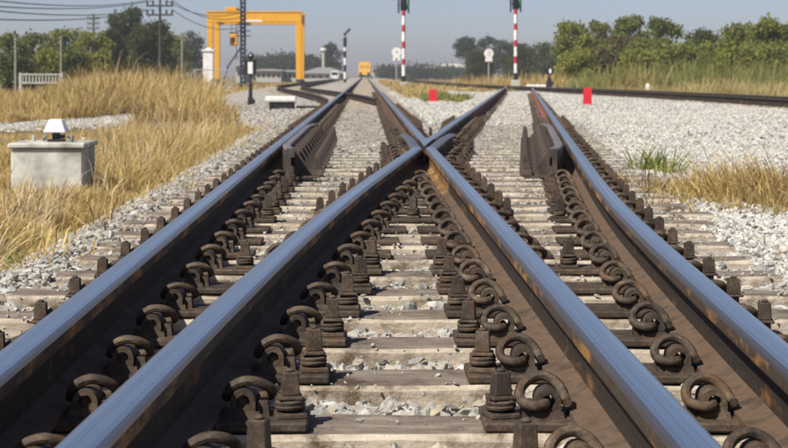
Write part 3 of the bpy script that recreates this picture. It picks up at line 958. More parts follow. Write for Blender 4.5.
grass("pale_straw_stalks", 2600, stalk_l, lambda X, Y: np.interp(Y, [6, 12, 20, 29], [.24, .32, .46, .58]) + 0 * X, .0065, .45, M['straw'], "taller pale straw stalks standing up out of the golden grass on the left", zfun=zl, per=16, rad=.35, var=.3, loose=.1)
weed_l = zone((6.2, 9.0), lambda Y: px(-20, Y), lambda Y: np.minimum(px(85, Y), bed_left(Y)), lambda X, Y: lump(X * 2.5 + 4, Y * 1.9) > .1)
grass("green_ground_weed", 1500, weed_l, lambda X, Y: .11 + 0 * X, .008, .8, M['greeng'], "small green weeds in the dry grass at the lower left below the concrete box", zfun=zl, per=14, rad=.5)
mid_l = zone((30, 62), lambda Y: px(-30, Y), lambda Y: np.minimum(bed_left(Y) + .2, px(236, Y)), lambda X, Y: off_lane(X, Y, 1.2) & (lump(X * .5, Y * .4 + 2) > -.62))
grass("tall_dry_grass", 60000, mid_l, lambda X, Y: (np.interp((X / Y * F + VX), [-20, 20, 60, 100, 150, 200, 240], [.36, .40, .62, .98, .90, .86, .40])) * np.interp(Y, [30, 38, 62], [.55, .9, 1.05]) * (.9 + .2 * lump(X * .4, Y * .35)),
      .017, .38, M['gold'], "tall shaggy golden dry grass standing behind the gravel path on the left", wind=(.03, 0), zfun=zl, per=30, rad=.40, var=.26)
far_l = zone((62, 150), lambda Y: px(190, Y), lambda Y: np.minimum(-4.6, px(330, Y)))
grass("low_dry_grass", 8000, far_l, lambda X, Y: .32 + 0 * X, .035, .5, M['gold'], "low dry grass around the gantry crane and the siding")
# tall reeds beyond the far track
gr1 = zone((46, 64), lambda Y: np.maximum(bed_right(Y) - .2, px(520, Y)), lambda Y: px(810, Y))
grass("tall_reed_grass", 30000, gr1, lambda X, Y: .58 * (.85 + .45 * lump(X * .45, Y * .3)), .016, .34, M['mixg'], "tall pale straw grass along the far side of the right track", per=26, rad=.3, var=.3)
gr2 = zone((64, 92), lambda Y: px(572, Y), lambda Y: px(810, Y))
grass("green_reed_grass", 26000, gr2, lambda X, Y: np.interp(X / Y * F + VX, [575, 640, 700, 800], [.95, 1.15, 1.35, 1.45]) * (.85 + .3 * lump(X * .3, Y * .2)), .030, .36, M['greeng'], "green reeds and weeds behind the pale straw grass on the right", per=26, rad=.4, var=.3)
gr3 = zone((72, 130), lambda Y: np.maximum(bed_right(Y) - .2, px(425, Y)), lambda Y: px(580, Y))
grass("thin_dry_grass", 13000, gr3, lambda X, Y: .8 * (.8 + .4 * lump(X * .35, Y * .3)), .028, .4, M['gold'], "thin dry grass around the square footed sign and the right signal post", rad=.35)
# strip between the straight track and the far track
gr4 = zone((44, 160), lambda Y: XC + .75 + 0 * Y, lambda Y: np.minimum(np.minimum(2.5 + 0 * Y, px(452, Y)), np.array([xb(t) for t in Y]) - .6, x3(60) + 0 * Y) * (Y < 62) + np.array([x3(t) - .9 for t in Y]) * (Y >= 62))
grass("brown_verge_grass", 14000, gr4, lambda X, Y: np.interp(Y, [38, 60, 100], [.18, .22, .28]) * (.8 + .4 * lump(X, Y * .5)), .024, .55, M['gold'], "short brown grass on the verge between the straight track and the far track", zfun=lambda X, Y: bed_z(X, Y))
gr5 = zone((37, 46), lambda Y: XC + 1.0 + 0 * Y, lambda Y: np.array([xb(t) - .75 for t in Y]))
grass("green_verge_grass", 4000, gr5, lambda X, Y: .15 + 0 * X, .018, .6, M['greeng'], "low green weeds beside the left red marker board", zfun=lambda X, Y: bed_z(X, Y))
# dry clump growing out of the right shoulder
def tuft_pts(n):
    t = rng.random(n) ** .8
    X = 1.60 + rng.normal(0, .10, n) + t * .95; Y = 9.1 + rng.normal(0, .42, n) - t * .25
    return X, Y
grass("dry_grass_clump", 12500, tuft_pts, lambda X, Y: .215 * (.8 + .35 * lump(X * 3, Y * 2)) * np.clip(.35 + (X - 1.5) * 1.1, .45, 1.05), .0064, .95, M['gold'], "sprawling bushy clump of yellow dry grass growing in the stones right of the tracks", zfun=lambda X, Y: bed_z(X, Y), wind=(-.18, -.12), per=34, rad=.4, var=.3)
def stray_pts(n):
    Y = 6 * (30 / 6) ** rng.random(n); X = rng.uniform(1.6, 9, n)
    return X, Y
grass("stray_dry_grass", 900, stray_pts, lambda X, Y: .10 + 0 * X, .006, 1.0, M['gold'], "few stray dry blades scattered over the pale stones on the right", zfun=lambda X, Y: bed_z(X, Y), per=9, rad=.6)
# grey dead stalks beside it
def stalk_pts(n): return 1.52 + rng.normal(0, .12, n), 8.9 + rng.normal(0, .35, n)
M['stalk'] = island("grey_dead_stalk", [(0.13, 0.105, 0.075), (0.22, 0.17, 0.11), (0.09, 0.07, 0.05)], .9)
grass("dead_weed", 120, stalk_pts, lambda X, Y: .22 + 0 * X, .007, .6, M['stalk'], "thin grey dead weeds sticking out of the stones beside the yellow clump", zfun=lambda X, Y: bed_z(X, Y))
gp = lambda n: (1.98 + rng.normal(0, .06, n), 11.0 + rng.normal(0, .2, n))
grass("green_weed", 260, gp, lambda X, Y: .15 + 0 * X, .012, .6, M['greeng'], "small green weed on the stones behind the yellow clump", zfun=lambda X, Y: bed_z(X, Y))

# ------------------------------------------------------------------ trees
M['bark'] = noisy("rough_bark", (0.07, 0.055, 0.04), (0.16, 0.13, 0.10), 6, .95)
def leafmat(name, cols): return island(name, cols, .75, .25, .58, nscale=.9, var=.25)
LM = dict(
    dark=leafmat("dark_green_leaves", [(0.059, 0.087, 0.026), (0.089, 0.119, 0.035), (0.124, 0.155, 0.050), (0.071, 0.101, 0.031)]),
    mid=leafmat("mid_green_leaves", [(0.173, 0.219, 0.054), (0.235, 0.281, 0.071), (0.329, 0.351, 0.101), (0.188, 0.235, 0.056)]),
    light=leafmat("yellow_green_leaves", [(0.221, 0.256, 0.049), (0.318, 0.338, 0.076), (0.427, 0.414, 0.092), (0.248, 0.269, 0.058)]),
    grey=leafmat("grey_green_leaves", [(0.072, 0.096, 0.054), (0.096, 0.126, 0.072), (0.120, 0.144, 0.082)]),
    brown=leafmat("brownish_leaves", [(0.195, 0.146, 0.078), (0.254, 0.205, 0.108), (0.137, 0.146, 0.058)]))
def tree(name, x, y, top, width, kind, label, n=3200, leaf=.20, clear=.2, group=None, lobes=9, flat=1.0, mix=None):
    zt = top; H = zt - GZ; n = int(n * 1.7); width = width * 1.22
    root = empty(name, (x, y, GZ), label, "tree", group)
    mb = MB()
    th = H * (clear + .25); tr = .035 * H
    base = spline([(0, 0, 0), (rng.normal(0, .05) * H, 0, th * .5), (rng.normal(0, .05) * H, rng.normal(0, .04) * H, th)], 4)
    mb.tube(base, [tr * (1.25 - .6 * i / len(base)) for i in range(len(base))], 7)
    cz0 = H * clear
    cl = []
    nl = lobes + 7
    for k in range(nl):
        t = (k + .5) / nl * .86 + .06 + rng.normal(0, .03)
        prof = math.sqrt(max(.05, 1 - ((t - .42) / .62) ** 2))
        a = 2.4 * k + rng.normal(0, .3); rr = width * .5 * prof * rng.uniform(.35, .85)
        rad = width * rng.uniform(.12, .25) * (.55 + .45 * prof)
        zc = min(cz0 + (H - cz0) * t, H - rad * .7 * flat)
        cl.append((rr * math.cos(a), rr * math.sin(a), zc, rad))
    for k in range(4):
        rd = width * rng.uniform(.07, .15); top_ = H * (1.0 if k == 0 else rng.uniform(.86, .98))
        cl.append((width * rng.uniform(-.30, .30), width * rng.uniform(-.2, .2), top_ - rd * .9 * flat, rd))
    cl.append((0, 0, cz0 + (H - cz0) * .45, width * .30))
    for (cx, cy, cz, rad) in cl:
        mid = Vector((cx * .4, cy * .4, (th * .8 + cz) / 2))
        mb.tube(spline([base[-2], mid, (cx, cy, cz)], 3), [tr * .5, tr * .45, tr * .4, tr * .3, tr * .22, tr * .15, tr * .1][:7], 5)
    mb.build("trunk", M['bark'], root, smooth=True)
    w = np.array([c[3] ** 2 for c in cl]); ci = rng.choice(len(cl), n, p=w / w.sum())
    C = np.array(cl)[ci]
    d = rng.normal(size=(n, 3)); d /= np.linalg.norm(d, axis=1)[:, None]
    rr = C[:, 3] * rng.uniform(.45, 1.12, n) ** .7
    Pp = C[:, :3] + d * rr[:, None] * np.array([1, 1, .75 * flat])
    Pp += rng.normal(0, leaf * .5, Pp.shape)
    st = rng.random(n) < .10; Pp[st] += d[st] * (C[st, 3] * rng.uniform(.1, .55, st.sum()))[:, None]
    Pp = Pp[Pp[:, 2] > .1]; k = len(Pp)
    RM = rot_mats(k); sz = leaf * rng.uniform(.5, 1.3, k)
    q = np.array([[-.5, -.18, 0], [0, -.34, .06], [.55, 0, 0], [0, .34, .06]])
    V = np.einsum('nij,vj->nvi', RM, q) * sz[:, None, None] + Pp[:, None, :]
    Fa = np.arange(k * 4).reshape(-1, 4)
    mats = [LM[kind]] + ([LM[mix]] if mix else [])
    mi = (rng.random(k) < .25).astype(int) if mix else None
    o = np_obj("crown", V.reshape(-1, 3), Fa, mats, root, midx=mi)
    return root
def T(xpix, ypix, d, wpix, kind, label, **kw):
    return tree(kw.pop('name', "tree"), px(xpix, d), d, pz(ypix, d), wpix * d / F, kind, label, **kw)
# left: dark mass by the utility pole
T(127, 6, 118, 36, 'dark', "tall ragged dark green tree left of the utility pole", n=4200, clear=.15, lobes=12)
T(148, 19, 112, 46, 'dark', "broad dark tree right behind the utility pole", n=5200, clear=.05, lobes=12)
T(112, 29, 115, 34, 'dark', "lower dark tree at the left edge of the dark group", n=2800, clear=.05)
T(172, 34, 125, 34, 'mid', "small green tree between the utility pole and the thin white post", n=2400, clear=.05)
T(193, 32, 190, 26, 'grey', "greyish hazy tree just left of the yellow gantry crane", n=1800, clear=.1, leaf=.3)
T(92, 31, 100, 34, 'light', "yellow green tree below the far lattice mast", n=2600, clear=.05, mix='mid')
T(66, 29, 105, 34, 'mid', "bushy green tree behind the middle concrete post", n=2600, clear=.05, mix='light')
T(38, 33, 100, 36, 'mid', "green tree above the white balustrade", n=2600, clear=.05, mix='dark')
T(10, 34, 96, 38, 'mid', "green tree at the far left edge behind the leftmost post", n=2600, clear=.05, mix='dark')
for (xx, yy, d, w, kd, lab) in ((18, 56, 78, 34, 'dark', "low dark bush behind the left end of the balustrade"), (48, 50, 82, 30, 'light', "bright yellow green bush behind the balustrade"), (76, 52, 80, 30, 'dark', "dark bush right of the balustrade"),
                                (100, 54, 80, 26, 'light', "light green bush in front of the ragged dark tree")):
    T(xx, yy, d, w, kd, lab, n=2200, clear=.0, leaf=.18, name="bush", mix='mid')
# far haze line between gantry and signals
for (xx, yy, w, lab) in ((262, 56, 40, "hazy grey green tree seen under the gantry beam left of its middle"), (286, 53, 36, "hazy rounded tree in the middle under the gantry beam"), (311, 55, 26, "hazy tree just right of the gantry crane")):
    T(xx, yy, 300, w, 'grey', lab, n=2000, clear=.0, leaf=.5)
T(331, 42, 260, 17, 'grey', "tall narrow grey tree left of the small striped signal", n=2400, clear=.0, leaf=.35, lobes=12, flat=1.5)
for i, (xx, yy, w, lab) in enumerate(((388, 66, 30, "low hazy tree right behind the yellow train"), (420, 65, 34, "low hazy tree right of the left signal post"), (448, 67, 34, "low hazy tree in front of the long white roof"))):
    T(xx, yy, 330, w, 'grey', lab, n=1500, clear=.0, leaf=.5)
T(466, 38, 230, 20, 'grey', "small umbrella shaped tree left of the round white sign", n=1600, clear=.55, leaf=.3, flat=.6)
T(487, 36, 240, 22, 'grey', "rounded grey green tree above the round white sign", n=1900, clear=.15, leaf=.3)
T(505, 40, 235, 26, 'grey', "grey green tree just left of the right signal post", n=2000, clear=.1, leaf=.3)
T(478, 50, 180, 28, 'dark', "dark lower tree directly behind the round white sign", n=2600, clear=.0, leaf=.26)
T(524, 43, 180, 36, 'dark', "dark tree directly behind the right signal post", n=3200, clear=.0, leaf=.26)
T(548, 41, 178, 34, 'dark', "dark tree between the right signal post and the yellowish tree", n=3000, clear=.0, leaf=.26, mix='mid')
# right: green belt
T(573, 21, 97.2, 34, 'mid', "yellowish tall tree at the left end of the right tree belt", n=3600, clear=.0, leaf=.22, mix='light')
T(590, 36, 90, 34, 'light', "yellow green lower tree in front of the left end of the belt", n=3000, clear=.0, mix='brown')
T(604, 21, 99.4, 30, 'mid', "green tree with brown patches second in the belt", n=3000, clear=.05, mix='brown')
T(630, 17, 97.9, 38, 'mid', "large rounded green tree, the tallest left of the pale pole", n=4200, clear=.0, mix='dark')
T(664, 17, 95, 32, 'mid', "upright dense green tree with a notched top in mid belt", n=3600, clear=.0, mix='dark')
T(700, 29, 97.9, 38, 'dark', "low dark tree behind the pale thin pole", n=3400, clear=.0, mix='mid')
T(738, 24, 86.4, 36, 'mid', "broad green tree right of the pale thin pole", n=4000, clear=.0, mix='light')
T(764, 18, 85, 40, 'mid', "tall spreading tree near the right end of the belt", n=4200, clear=.0, mix='light')
T(790, 22, 85, 36, 'mid', "green tree cut by the right edge of the picture", n=3200, clear=.0, mix='dark')
T(612, 48, 80.6, 40, 'brown', "brownish bare looking bush low in the belt", n=2400, clear=.0, name="bush", mix='dark')
T(676, 45, 77.8, 58, 'mid', "wide bush with flat layered branches in front of the belt", n=3400, clear=.0, flat=.5, name="bush", mix='light')
T(640, 50, 76.3, 40, 'light', "light green bush left of the layered bush", n=2400, clear=.0, name="bush", mix='mid')
T(740, 48, 74.9, 56, 'light', "light green bush right of the layered bush", n=3200, clear=.0, name="bush", mix='mid')

for xx, yy, d, w, kd, lab in ((585, 52, 84, 40, 'light', "yellow green bush low at the left end of the right belt"), (655, 38, 94, 46, 'mid', "dense bush between the two upright trees of the right belt"),
                              (706, 44, 88, 50, 'mid', "bush standing around the foot of the pale thin pole"), (770, 42, 80, 60, 'mid', "full bush under the tall spreading tree at the right end of the belt"), (622, 36, 96, 40, 'brown', "brown tinged bush under the large rounded tree")):
    T(xx, yy, d, w, kd, lab, n=3000, clear=.0, name="bush", mix='light')

# ------------------------------------------------------------------ posts, signals, cabinets
M['white'] = plain("white_paint", (0.74, 0.74, 0.72), .6)
M['red'] = plain("signal_red_paint", (0.42, 0.022, 0.035), .5)
M['vermilion'] = plain("bright_red_board", (0.62, 0.02, 0.035), .6)
M['black'] = plain("black_paint", (0.018, 0.018, 0.02), .5)
M['yellow'] = plain("crane_yellow_paint", (0.72, 0.36, 0.02), .5)
M['trainyellow'] = plain("train_yellow_paint", (0.80, 0.46, 0.05), .5)
M['concrete'] = noisy("pale_concrete", (0.36, 0.36, 0.33), (0.50, 0.50, 0.46), 9, .9, 0, .4, .004)
M['concrete_dirty'] = noisy("stained_concrete", (0.27, 0.265, 0.235), (0.60, 0.60, 0.55), 5, .9, 0, .4, .006)
M['oldpost'] = noisy('old_post_concrete', (0.20, 0.195, 0.17), (0.32, 0.31, 0.27), 6, .9)
M['steelblue'] = plain("blue_black_steel", (0.025, 0.03, 0.055), .5)
M['wood'] = noisy("grey_pole_wood", (0.05, 0.045, 0.04), (0.10, 0.09, 0.08), 10, .9)
M['galv'] = plain("galvanised_grey", (0.33, 0.34, 0.35), .5)
M['glass'] = plain("dark_window_glass", (0.02, 0.025, 0.03), .1, spec=.6)
M['green_lens'] = plain("green_signal_lens", (0.01, 0.16, 0.07), .2)
M['red_lens'] = plain("red_signal_lens", (0.2, 0.01, 0.01), .2)
M['wire'] = plain("dark_cable", (0.04, 0.04, 0.045), .6)

def signal_post(xp, d, bands, ybase, lab):
    x = px(xp, d); r = 1.75 * d / F
    zb = pz(ybase, d)
    root = empty("signal_post", (x, d, GZ), lab, "railway signal", "striped colour light signals")
    z0 = GZ
    MB().box((0, 0, (zb - z0) / 2), (9.2 * d / F, 9.2 * d / F, zb - z0), taper=(.9, .9)).build("concrete_base", M['concrete'], root, bevel=.02)
    def cyl(ya, yb_, mt, rr=r, nm="band"):
        za, zc = pz(ya, d) - z0, pz(yb_, d) - z0
        MB().lathe([(rr, za), (rr, zc)], 14).build(nm, mt, root, smooth=True)
    cyl(bands[-1], ybase, M['black'], r * 1.15, "base_sleeve")
    col = M['red']
    for a, b in zip(bands[:-1], bands[1:]):
        cyl(b, a, col); col = M['white'] if col is M['red'] else M['red']
    # head: backboard, case, hoods and lenses
    zt = pz(bands[0], d) - z0; hh = 2.0
    k = d / F
    mb = MB().box((0, .02, zt + hh / 2 - .02), (6.5 * k, .22, hh)); mb.build("lamp_case", M['black'], root, bevel=.02)
    for s in (-1, 1):
        MB().box((s * 5.0 * k, .05, zt + hh / 2 - .1), (1.6 * k, .10, hh * 1.05)).build("side_rail", M['black'], root, bevel=.01)
    MB().box((0, .05, zt + .28), (10 * k, .05, .05)).build("bracket", M['black'], root)
    for q, mt in enumerate((M['green_lens'], M['red_lens'])):
        zz = zt + .28 + q * .55
        MB().lathe([(.10, 0), (.10, .02)], 14, (0, -.115, zz), axis='Y').build("lens", mt, root)
        hood = MB(); N = 10; vs = []; fs = []
        for yy in (-.09, -.36):
            for rr in (.135, .125):
                for t in range(N + 1):
                    a = math.pi * (-.15 + 1.3 * t / N); vs.append((rr * math.cos(a), yy, zz + rr * math.sin(a)))
        n1 = N + 1
        for t in range(N):
            fs += [(t, t + 1, 2 * n1 + t + 1, 2 * n1 + t), (n1 + t, 3 * n1 + t, 3 * n1 + t + 1, n1 + t + 1), (2 * n1 + t, 2 * n1 + t + 1, 3 * n1 + t + 1, 3 * n1 + t), (t, n1 + t, n1 + t + 1, t + 1)]
        hood.add(vs, fs).build("hood", M['black'], root)
    mb = MB().box((4.3 * k, -.05, zt + .22), (2.6 * k, .16, .34)); mb.build("side_lamp", M['green_lens'], root, bevel=.03)
signal_post(403.6, 88, [10.5, 16, 25, 32, 41.5, 48.5, 59, 65, 76], 82, "red and white striped signal post left of the round white sign, right of the train")
signal_post(515.7, 80, [9.0, 14.4, 23.5, 30, 40, 46.8, 56.3, 63.5, 73], 80, "red and white striped signal post in front of the dark trees behind the far track")

def round_sign(xp, ytop, ybot, d, lab, legs):
    k = d / F; x = px(xp, d); r = 4.7 * k
    root = empty("round_sign", (x, d, GZ), lab, "railway sign", "white keyhole shaped signs")
    zc = pz(ytop + 4.7, d) - GZ; zb = pz(ybot, d) - GZ
    pts = []
    for t in range(25):
        a = math.radians(-50 + 280 * t / 24); pts.append((r * math.cos(a), zc + r * math.sin(a)))
    w = 3.9 * k
    if legs: pts += [(-w, zb), (-w * .3, zb), (-w * .25, zb + r * .55), (w * .25, zb + r * .55), (w * .3, zb), (w, zb)]
    else: pts += [(-w, zb), (w, zb)]
    MB().prism(pts, -.015, .015).build("board", M['white'], root)
    mk = MB()
    if legs: mk.box((0, -.020, zc - .02), (r * .9, .006, r * .16)); mk.box((0, -.021, zc + r * .2), (r * .2, .006, r * .5))
    else: mk.box((0, -.020, zc + r * .35), (r * .62, .006, r * .14)); mk.box((r * .26, -.021, zc + r * .05), (r * .14, .006, r * .55)); mk.box((-.02, -.022, zc - r * .35), (r * .5, .006, r * .12))
    mk.build("mark", M['galv'], root)
    MB().lathe([(.045, 0), (.045, zc)], 10, (0, .065, 0)).build("post", M['galv'], root, smooth=True)
round_sign(396.5, 47.5, 60.5, 112, "white keyhole shaped sign with a notched foot, left of the left signal post", True)
round_sign(488.8, 48.8, 61.5, 105, "white keyhole shaped sign with a square foot, in front of the grey green trees", False)

def target_lamp(xp, d, ytop, yplate0, yplate1, ybase, wpl, lab, ball):
    k = d / F; x = px(xp, d)
    root = empty("point_indicator", (x, d, GZ), lab, "point indicator")
    z = lambda y: pz(y, d) - GZ
    zb = z(ybase)
    MB().box((0, 0, zb - .03), (.9 if ball else .5, .35, .06)).build("base_slab", M['concrete'], root, bevel=.01)
    m1 = MB(); m1.box((0, 0, zb + .13), (6.2 * k, 6 * k, .26), taper=(.8, .8)); m1.box((3.4 * k, 0, zb + .17), (2.2 * k, .08, .09)); m1.build("lever_stand", M['black'], root, bevel=.008)
    zt = z(yplate1)
    m2 = MB(); m2.lathe([(1.9 * k, zb + .26), (1.9 * k, zb + .26 + (zt - zb - .26) * .55), (1.2 * k, zb + .26 + (zt - zb - .26) * .62), (1.0 * k, zt + .02)], 12); m2.build("stem", M['black'], root, smooth=True)
    zc = (z(yplate0) + zt) / 2; hh = z(yplate0) - zt
    if ball:
        MB().box((0, 0, zc), (wpl * k, .10, hh)).build("lamp_box", M['black'], root, bevel=.012)
        MB().box((0, -.056, zc - .02), (5.0 * k, .012, hh * .78)).build("white_panel", M['white'], root, bevel=.003)
        mm = MB(); mm.lathe([(.3 * k, 0), (2.4 * k, 1.2 * k), (2.9 * k, 3.4 * k), (2.4 * k, 5.4 * k), (.9 * k, 6.6 * k), (.8 * k, 7.6 * k)], 14, (0, 0, z(yplate0)))
        mm.build("lamp_top", M['black'], root, smooth=True)
        MB().lathe([(.9 * k, 0), (.9 * k, .02)], 10, (.2 * k, -3.0 * k, z(yplate0) + 4.2 * k), axis='Y').build("lens", M['white'], root)
    else:
        mm = MB(); mm.lathe([(4.6 * k, -.03), (4.6 * k, .03)], 20, (0, 0, zc), axis='Y'); mm.build("lamp_box", M['black'], root)
        me = MB(); me.lathe([(1.7 * k, -.012), (1.7 * k, .012)], 16, (0, 0, 0), axis='Y')
        o = me.build("white_panel", M['white'], root); o.location = (.8 * k, -.045, zc - .5 * k); o.scale = (.75, 1, 1.5)
target_lamp(250.5, 35, 52, 59.5, 74.5, 109.0, 11.2, "black point indicator with a white panel and round lamp top, left of the point machine", True)
target_lamp(549.3, 66, 65, 65, 76, 87, 9, "small round black point indicator with a white spot behind the far track", False)

# point machine with white lid
d = 31.0; k = d / F
pm = empty("point_machine", (px(281, d), d, bed_z(px(281, d), d)), "low dark point machine with a white lid beside the point indicator", "point machine")
zb0 = float(bed_z(px(281, d), d)); zt = pz(96.3, d) - zb0
MB().box((0, 0, zt - .045), (30 * k, .42, .09)).build("lid", M['white'], pm, bevel=.01)
mb = MB(); mb.box((.02, 0, (zt - .11) / 2), (25 * k, .34, zt - .112)); mb.build("body", M['black'], pm, bevel=.01)
for s in (-1, 1): MB().box((s * 10 * k, -.19, (zt - .11) / 2 - .02), (.05, .06, zt - .16)).build("leg", M['black'], pm)
MB().tube([(.3, -.05, .06), (1.0, -.1, .06), (1.25, -.1, .06)], .02, 8).build("drive_rod", M['web'], pm)

# red marker boards
for xp, yt, yb_, d, w, lab, sk in ((587.3, 88, 107.5, 36, 9.2, "bright red marker board standing in the white stones in front of the far track", 0.02),
                                   (434.3, 89.5, 106.5, 36.5, 8.6, "bright red marker board by the green weeds left of the diverging rails", -.10)):
    k = d / F; root = empty("marker_board", (px(xp, d), d, pz(yb_, d) - .02), lab, "marker board", "red marker boards")
    hh = (yb_ - yt) * k
    o = MB().box((0, 0, hh / 2 + .02), (w * k, .03, hh), taper=(.86, 1)).build("board", M['vermilion'], root, bevel=.004); o.rotation_euler.y = sk
    MB().box((0, .03, hh * .35), (.035, .03, hh * .8 + .2)).build("stake", M['wood'], root)

# concrete cable box with the white hooded lamp on it
d = 13.23; k = 12.9 / F
cb = empty("cable_box", ((46 - VX) * k, d, GZ), "pale concrete cable box in the dry grass on the left, under the white hood", "cable box", rz=0)
zt = pz(148.5, 12.9) - GZ
MB().box((0, .0, zt / 2 - .06), (72 * k, .60, zt + .12)).build("body", M['concrete_dirty'], cb, bevel=.012)
MB().box((0, 0, zt + 2.6 * k), (77 * k, .66, 5.2 * k)).build("lid", M['concrete_dirty'], cb, bevel=.010)
ztop = GZ + zt + 5.2 * k
hd = empty("hooded_lamp", ((48.5 - VX) * k, d, ztop), "white box shaped hood on a black stand on top of the concrete cable box", "lamp")
zz = pz(132.5, 13.2) - ztop
m1 = MB(); m1.box((0, 0, .01), (.13, .13, .02)); m1.box((0, 0, zz / 2), (.06, .06, zz)); m1.box((.045, 0, zz * .55), (.05, .05, .03)); m1.build("stand", M['black'], hd, bevel=.003)
m2 = MB(); m2.box((0, 0, zz + (13.5 * k) / 2), (23 * k, 23 * k, 13.5 * k), taper=(.56, .56)); m2.build("hood", M['white'], hd, bevel=.008)
mb = MB(); r5 = []
stn = [(-.24, -.1), (-.18, .05), (.17, -.12), (.24, .04), (-.1, .12), (.12, .1)]
for i, (ux, uy) in enumerate(stn):
    o = bpy.data.objects.new("loose_stone", tmesh[i * 3]); link(o); o.scale = (.032 + .008 * (i % 3),) * 3
    o.rotation_euler = (i, i * 2, i * 3); o.location = ((46 - VX) * k + ux, d + uy, ztop + .022)
    tag(o, "small grey stone lying on the lid of the concrete cable box", "stone", "stones on the cable box lid")

# yellow gantry crane
d = 130; k = d / F
gx = [px(210.5, d), px(298.8, d)]; cxm = sum(gx) / 2
gc = empty("gantry_crane", (cxm, d + 3, GZ), "yellow steel gantry crane with a hoist spanning the yard on the left", "gantry crane")
zt = pz(12.5, d) - GZ; zbm = pz(22.5, d) - GZ
hw = (gx[1] - gx[0]) / 2
for yy in (-3, 3):
    for s in (-1, 1):
        mb = MB(); mb.box((s * hw, yy, zbm / 2), (.42, .42, zbm), taper=(1.15, 1.15)); mb.build("leg", M['yellow'], gc, bevel=.02)
    MB().box((0, yy, (zt + zbm) / 2), (hw * 2 + .5, .5, zt - zbm)).build("bridge_beam", M['yellow'], gc, bevel=.03)
    MB().box((0, yy, zt + .05), (hw * 2 + .7, .62, .10)).build("rail_cap", M['yellow'], gc, bevel=.01)
for s in (-1, 1):
    MB().box((s * hw, 0, zt - .2), (.36, 5.5, .36)).build("end_beam", M['yellow'], gc, bevel=.02)
    MB().box((s * hw, 0, .35), (.4, 6.8, .5)).build("bottom_beam", M['steelblue'], gc, bevel=.02)
    for yy in (-2.9, 2.9): MB().lathe([(.3, -.12), (.3, .12)], 14, (s * hw, yy, .3), axis='Y').build("wheel", M['black'], gc)
MB().box((px(254, d) - cxm, -3.27, zbm + .12), (17 * k, .03, .17)).build("name_strip", M['white'], gc)
hx = px(231, d) - cxm
mb = MB(); mb.box((hx, 0, zt + .28), (.9, 6.4, .3)); mb.build("trolley", M['yellow'], gc, bevel=.02)
hz1, hz0 = pz(33, d) - GZ, pz(45, d) - GZ
mb = MB(); mb.box((hx, 0, (hz0 + hz1) / 2), (8 * k, .6, hz1 - hz0)); mb.build("hoist_body", M['yellow'], gc, bevel=.06)
MB().box((hx - .05, -.31, (hz0 + hz1) / 2), (.3, .02, .42)).build("hoist_panel", M['black'], gc)
MB().box((hx, 0, hz1 + .06), (.75, .5, .12)).build("hoist_cap", M['black'], gc)
mb = MB()
for s in (-.2, .2): mb.tube([(hx + s, 0, hz1), (hx + s, 0, zt + .2)], .025, 5)
mb.build("hoist_cable", M['wire'], gc)
mb = MB(); mb.tube([(hx + .2, 0, hz0), (hx + .2, 0, hz0 - .8)], .03, 6); mb.tube(spline([(hx + .2, 0, hz0 - .8), (hx + .3, 0, hz0 - .95), (hx + .2, 0, hz0 - 1.1), (hx + .08, 0, hz0 - 1.0)], 4), .04, 6); mb.build("hook", M['black'], gc)

# dark lattice mast in front of the gantry
d = 100; k = d / F
lm = empty("lattice_mast", (px(243, d), d, GZ), "dark blue steel lattice mast rising in front of the yellow gantry beam", "mast")
Hm = 8.5
for s in (-1, 1): MB().box((s * 1.9 * k, 0, Hm / 2), (.13, .22, Hm)).build("channel", M['steelblue'], lm)
mb = MB(); z = .3; fl = 1
while z < Hm - .5:
    mb.box((0, 0, z + .2), (.34, .03, .10), ry=fl * .75); fl = -fl; z += .26
mb.build("lacing", M['steelblue'], lm)
for yy in (25, 31, 36): MB().box((.0, -.14, pz(yy, d) - GZ), (16 * k, .06, .06)).build("cross_arm", M['steelblue'], lm)
MB().tube([(-.13, .1, pz(47, d) - GZ), (px(228, d) - px(243, d), .1, pz(66, d) - GZ), (px(221, d) - px(243, d), .1, .0)], .06, 6).build("brace", M['steelblue'], lm)

# striped small semaphore signal far down the line
d = 150; k = d / F
ss = empty("striped_signal", (px(345, d), d, GZ), "small black and white striped signal with a tilted arm, left of the yellow train", "railway signal")
z = lambda y: pz(y, d) - GZ
for i, (a, b) in enumerate(((79, 72), (72, 65), (65, 58), (58, 51), (51, 46))):
    MB().lathe([(1.3 * k, z(a)), (1.3 * k, z(b))], 10).build("band", M['white'] if i % 2 == 0 else M['black'], ss)
MB().lathe([(1.5 * k, 0), (1.5 * k, z(79))], 10).build("base_sleeve", M['black'], ss)
MB().lathe([(.9 * k, z(46)), (.9 * k, z(34))], 8).build("upper_mast", M['galv'], ss)
MB().box((0, -.1, z(42)), (3.6 * k, .3, 9 * k)).build("lamp_case", M['black'], ss, bevel=.04)
MB().box((0, -.1, z(34)), (2.6 * k, .2, 2.4 * k)).build("pivot", M['black'], ss, bevel=.03)
MB().box((3.2 * k, -.1, z(31)), (6.0 * k, .08, 2.2 * k), ry=-R(48)).build("arm", M['black'], ss, bevel=.01)

